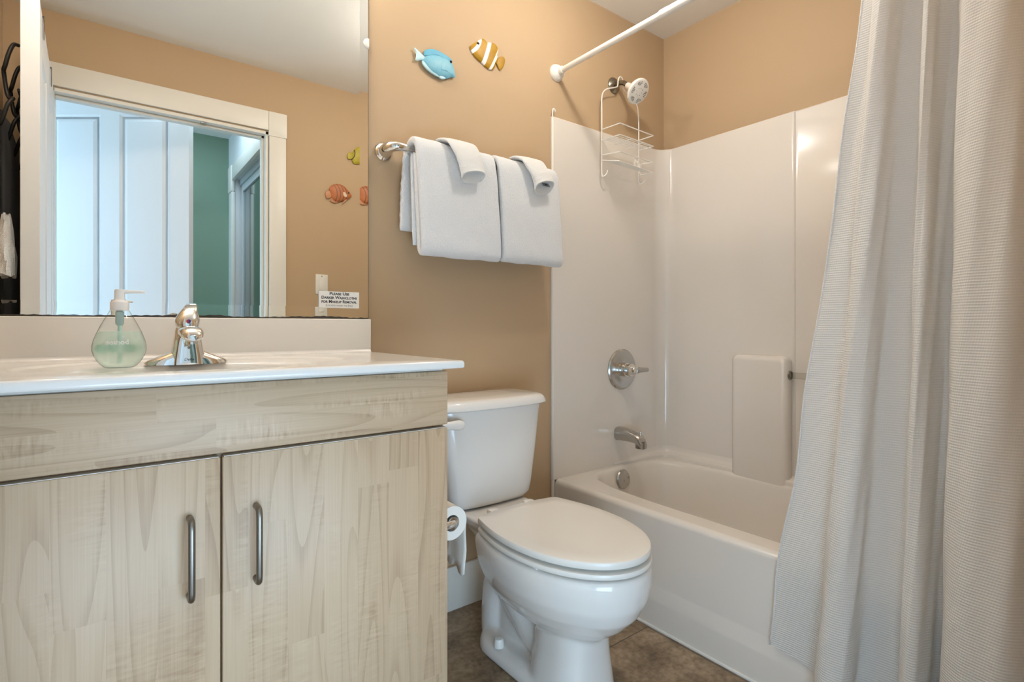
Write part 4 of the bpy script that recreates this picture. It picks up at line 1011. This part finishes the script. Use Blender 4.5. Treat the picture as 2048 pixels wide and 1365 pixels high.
# ------------------------------------------------------------------ fish wall ornaments
def flat_piece(pts, c, ysurf, out, thick, dome, rings=7):
    """domed slab from an outline of (x, z) offsets; out = -1 faces -Y, +1 faces +Y"""
    P = [Vector((a_, 0, b_)) for a_, b_ in pts]
    Pc = smooth_path(P+[P[0]], 4)[:-1]
    g = sum(Pc, Vector())/len(Pc)
    cc = Vector((c[0], ysurf, c[1]))
    R = []
    R.append([cc+p for p in Pc]); R.append([cc+p+Vector((0, out*thick, 0)) for p in Pc])
    for k in range(1, rings+1):
        f_ = 1-k/(rings+0.6); h = thick+dome*math.sqrt(max(0, 1-f_*f_))
        R.append([cc+g+(p-g)*f_+Vector((0, out*h, 0)) for p in Pc])
    return loft_vf(R, True, True)
def fish(name, label, c, ysurf, out, parts, eye, er=0.0045):
    r = thing(name, label, 'fish wall ornament', (c[0], ysurf, c[1]), 'painted fish on the walls')
    for nm, pts, th, dm, mt, gap, lb in parts:
        V, F = flat_piece(pts, c, ysurf+out*(0.0005+gap), out, th, dm)
        mesh(nm, V, F, mt, r, smooth=40, label=lb)
    if eye:
        MB().lathe([(er, 0.0), (er*0.9, er*0.5), (er*0.4, er*0.85), (er*0.05, er*0.9)], (c[0]+eye[0], ysurf+out*(eye[2]), c[1]+eye[1]), (0, out, 0), 20).build('eye', M_eye, r, smooth=40)
    return r
M_f1 = fish_mat('blue_fish_paint', srgb(78, 164, 196), srgb(146, 192, 200))
M_f1d = fish_mat('blue_fin_paint', srgb(62, 148, 184), srgb(96, 176, 200))
M_f1l = fish_mat('pale_fin_paint', srgb(170, 214, 224), srgb(205, 228, 230))
blue_body = [(-0.0396, 0.013), (-0.0308, 0.0216), (-0.013, 0.0331), (0.0142, 0.0396), (0.0418, 0.0401), (0.0652, 0.0351), (0.0746, 0.0257), (0.0818, 0.0074), (0.0865, -0.0117), (0.083, -0.0179), (0.0699, -0.0206), (0.0511, -0.031), (0.0279, -0.0326), (0.0096, -0.0318), (-0.013, -0.0264), (-0.0308, -0.0138), (-0.0418, -0.0014), (-0.0429, 0.0051)]
blue_dorsal = [(-0.0352, 0.0203), (-0.0369, 0.0296), (-0.033, 0.0397), (-0.0174, 0.0485), (0.0051, 0.0537), (0.0325, 0.0513), (0.0581, 0.0451), (0.0723, 0.0362), (0.0581, 0.0329), (0.0371, 0.0366), (0.0142, 0.0366), (-0.013, 0.0300)]
blue_anal = [(-0.0444, 0.0017), (-0.0429, -0.0076), (-0.0308, -0.0198), (-0.013, -0.0284), (0.0051, -0.0335), (0.0199, -0.0349), (0.0142, -0.0295), (-0.0085, -0.0231), (-0.0285, -0.0092), (-0.0374, 0.0009)]
blue_tail = [(-0.033, 0.017), (-0.0462, 0.0237), (-0.0614, 0.0317), (-0.0733, 0.0361), (-0.0668, 0.0222), (-0.0657, 0.0108), (-0.0683, -0.0026), (-0.0614, -0.0038), (-0.0505, 0.0008), (-0.0374, 0.0068)]
blue_pelvic = [(0.0205, -0.0327), (0.0222, -0.0372), (0.0325, -0.0393), (0.0464, -0.0334), (0.0418, -0.0286), (0.0302, -0.0279)]
blue_pect = [(0.0279, 0.0117), (0.0244, -0.0014), (0.0256, -0.0111), (0.0371, -0.0108), (0.0511, -0.0077), (0.0418, 0.0017)]
fish('fish_ornament', 'blue fish ornament hanging on the wall, head down to the right', (0.894, 1.881), 0.0, -1,
     [('body', blue_body, 0.004, 0.008, M_f1, 0.006, None), ('dorsal_fin', blue_dorsal, 0.004, 0.002, M_f1d, 0.0075, None), ('anal_fin', blue_anal, 0.004, 0.002, M_f1l, 0.0075, None), ('tail', blue_tail, 0.003, 0.003, M_f1l, 0.008, None), ('pelvic_fin', blue_pelvic, 0.003, 0.002, M_f1l, 0.008, None), ('pectoral_fin', blue_pect, 0.0015, 0.0012, M_f1, 0.0165, None)], (0.0655, 0.0291, 0.0145))
M_f2 = fish_mat('yellow_fish_paint', srgb(186, 138, 12), srgb(158, 118, 16), [(0.86, -0.50, -0.0520, -0.0390, 5.5, srgb(240, 236, 230)), (0.955, -0.30, -0.0120, 0.0035, 0.0, srgb(240, 236, 230)), (0.90, -0.43, 0.0285, 0.0395, 0.0, srgb(240, 236, 230))])
M_f2t = fish_mat('yellow_tail_paint', srgb(186, 138, 12), srgb(156, 116, 16))
yel_body = [(-0.069, 0.0087), (-0.0672, 0.0176), (-0.0484, 0.0342), (-0.0332, 0.0466), (-0.0203, 0.0565), (-0.01, 0.0584), (-0.0035, 0.0531), (0.0082, 0.0527), (0.0267, 0.0567), (0.04, 0.0555), (0.0507, 0.0469), (0.0534, 0.0347), (0.048, 0.0178), (0.0534, 0.0086), (0.0507, -0.0074), (0.04, -0.0172), (0.04, -0.028), (0.032, -0.039), (0.0161, -0.0437), (-0.0022, -0.0384), (-0.0178, -0.0303), (-0.0433, -0.019), (-0.0585, -0.0069)]
yel_tail = [(0.0453, -0.0112), (0.0524, 0.0076), (0.0642, 0.0174), (0.0792, 0.0209), (0.086, 0.0121), (0.0833, -0.0041), (0.0751, -0.0219), (0.0628, -0.0321), (0.0534, -0.0218)]
fish('fish_ornament', 'yellow fish ornament with white bands high on the wall beside the blue fish', (1.115, 1.982), 0.0, -1,
     [('body', yel_body, 0.006, 0.009, M_f2, 0.0, None), ('tail', yel_tail, 0.004, 0.003, M_f2t, 0.001, None)], (-0.0395, 0.0308, 0.0105), 0.005)
M_f3 = fish_mat('orange_fish_paint', srgb(196, 118, 62), srgb(170, 96, 56), [(1, 0.1, x, x+0.006, 6.0, srgb(128, 82, 58)) for x in (-0.018, 0.002, 0.022, 0.040)])
M_f3l = fish_mat('peach_fin_paint', srgb(206, 150, 108), srgb(186, 124, 86))
M_f3w = pbr('cream_fin_paint', srgb(226, 204, 180), 0.4)
or_body = [(-0.052, -0.0031), (-0.0568, 0.0158), (-0.0465, 0.0372), (-0.0188, 0.0519), (0.0134, 0.0524), (0.0418, 0.0378), (0.0623, 0.0169), (0.0763, -0.0019), (0.0664, -0.0171), (0.0418, -0.0328), (0.0134, -0.0449), (-0.0108, -0.0523), (-0.0347, -0.0439), (-0.0465, -0.0259)]
or_tail = [(-0.0457, 0.0018), (-0.0623, 0.0087), (-0.0779, -0.0071), (-0.0779, -0.0267), (-0.0677, -0.0408), (-0.052, -0.0346), (-0.0426, -0.0198)]
or_fin = [(-0.0426, -0.0292), (-0.052, -0.0425), (-0.0426, -0.0569), (-0.0188, -0.059), (0.0053, -0.05), (-0.0108, -0.0414)]
or_pelv = [(0.0336, -0.034), (0.0174, -0.0603), (0.0296, -0.0521), (0.0459, -0.0306)]
or_pect = [(0.022, 0.010), (0.034, 0.006), (0.044, -0.010), (0.038, -0.020), (0.026, -0.016), (0.021, -0.004)]
fish('fish_ornament', 'orange striped fish ornament reflected in the mirror above the light switch', (1.105, 1.775), YF, 1,
     [('body', or_body, 0.008, 0.011, M_f3, 0.002, None), ('tail', or_tail, 0.004, 0.003, M_f3l, 0.004, None), ('anal_fin', or_fin, 0.004, 0.002, M_f3l, 0.004, None), ('pelvic_fin', or_pelv, 0.003, 0.002, M_f3l, 0.010, None), ('pectoral_fin', or_pect, 0.002, 0.002, M_f3w, 0.020, None)], (0.0549, 0.0085, 0.017), 0.005)
M_f4 = fish_mat('olive_fish_paint', srgb(190, 172, 44), srgb(160, 146, 40), [(1, 0, -0.014, -0.009, 9.0, srgb(30, 26, 20))])
ye2_tail = [(-0.0179, -0.0062), (-0.0361, 0.0023), (-0.0526, -0.013), (-0.0526, -0.0371), (-0.0386, -0.0425), (-0.0196, -0.0291)]
ye2_body = [(-0.022, -0.0191), (-0.0179, 0.01), (0.0072, 0.0394), (0.0409, 0.0382), (0.0666, 0.0188), (0.0838, -0.0025), (0.058, -0.0322), (0.024, -0.0566), (-0.0137, -0.0636), (-0.0262, -0.0401)]
fish('fish_ornament', 'olive-yellow fish ornament cut off at the right edge of the mirror above the orange fish', (1.21, 2.03), YF, 1,
     [('body', ye2_body, 0.008, 0.010, M_f4, 0.002, None), ('tail', ye2_tail, 0.004, 0.003, M_f4, 0.004, None)], (0.055, 0.008, 0.016), 0.005)

# light switch on the wall behind, seen in the mirror
ls = thing('light_switch', 'white rocker light switch on the tan wall, reflected in the mirror', 'light switch', (1.006, YF, 1.235))
box('plate', 0.971, 1.041, YF+0.0003, YF+0.006, 1.178, 1.292, M_trim, ls, 0.002)
box('rocker', 0.990, 1.022, YF+0.006, YF+0.0095, 1.202, 1.268, M_whiteplastic, ls, 0.0015)
MB().lathe([(0.003, 0), (0.003, 0.001), (0.001, 0.0012)], (1.006, YF+0.006, 1.281), (0, 1, 0), 12).build('screw', M_nickel, ls)

# ------------------------------------------------------------------ things hung over the far side of the open door
ux = Vector((math.cos(ang), math.sin(ang), 0)); un = Vector((-math.sin(ang), math.cos(ang), 0))   # along the leaf, and its left-wall side
def dp(s_, n_, z): return dloc+ux*s_+un*n_+Vector((0, 0, z))
rk = thing('over_door_rack', 'black scrolled over-door hook rack on the open door', 'hook rack', dp(0.4, 0.03, 1.75))
for s_ in (0.70, 0.25):
    m = MB()
    pts = [dp(s_, -0.0265, 1.965), dp(s_, -0.0265, 2.0385), dp(s_, 0.0265, 2.0385), dp(s_, 0.0265, 1.75)]
    V = []; F = []
    for p in pts: V += [p-ux*0.009, p+ux*0.009]
    for i in range(3): F.append((2*i, 2*i+1, 2*i+3, 2*i+2))
    so = mesh('strap', V, F, M_black, rk); sm = so.modifiers.new('solid', 'SOLIDIFY'); sm.thickness = 0.002; sm.offset = 0
m = MB(); m.tube([dp(0.08, 0.030, 1.75), dp(0.78, 0.030, 1.75)], 0.005, 8)
m.build('bar', M_black, rk, smooth=40)
for s_ in (0.15, 0.36, 0.57, 0.76):
    P = [dp(s_+0.02*math.sin(k*0.75), 0.032+0.030*abs(math.sin(k*0.35))+0.004*k/3, 1.90-0.021*k+0.014*math.sin(k*1.5)) for k in range(14)]
    MB().tube(smooth_path(P, 4), 0.006, 8).build('scroll_hook', M_black, rk, smooth=True)
dc = MB()
R = []
for k in range(13):
    z = 1.70-0.105*k; rr = []
    for j in range(24):
        t = 2*PI*j/24; rr.append(dp(0.43+(0.28+0.01*math.sin(k*0.9))*math.copysign(abs(math.cos(t))**0.6, math.cos(t)), 0.088+0.016*math.copysign(abs(math.sin(t))**0.7, math.sin(t))+0.004*math.sin(j*1.9), z))
    R.append(rr)
dc.loft(R)
tag(dc.build('dark_robe', M_cloth, None, dp(0.43, 0.088, 0.45), 50), 'dark cloth hanging in the dim gap behind the open door at the mirror edge', 'robe')
R = []
for k in range(10):
    z = 1.345-0.0215*k; f_ = 0.35+0.65*min(1, k/6); rr = []
    for j in range(24):
        t = 2*PI*j/24; rr.append(dp(0.775+0.055*f_*math.cos(t)+0.004*math.sin(k*1.3+j), 0.060+0.022*f_*math.sin(t)+0.004*math.sin(j*2.3+k*0.5), z+0.006*math.sin(j*1.1)))
    R.append(rr)
tag(MB().loft(R).build('hand_towel', M_terry, None, dp(0.775, 0.06, 1.10), 60), 'white towel hanging behind the open door at the far left of the mirror', 'towel')
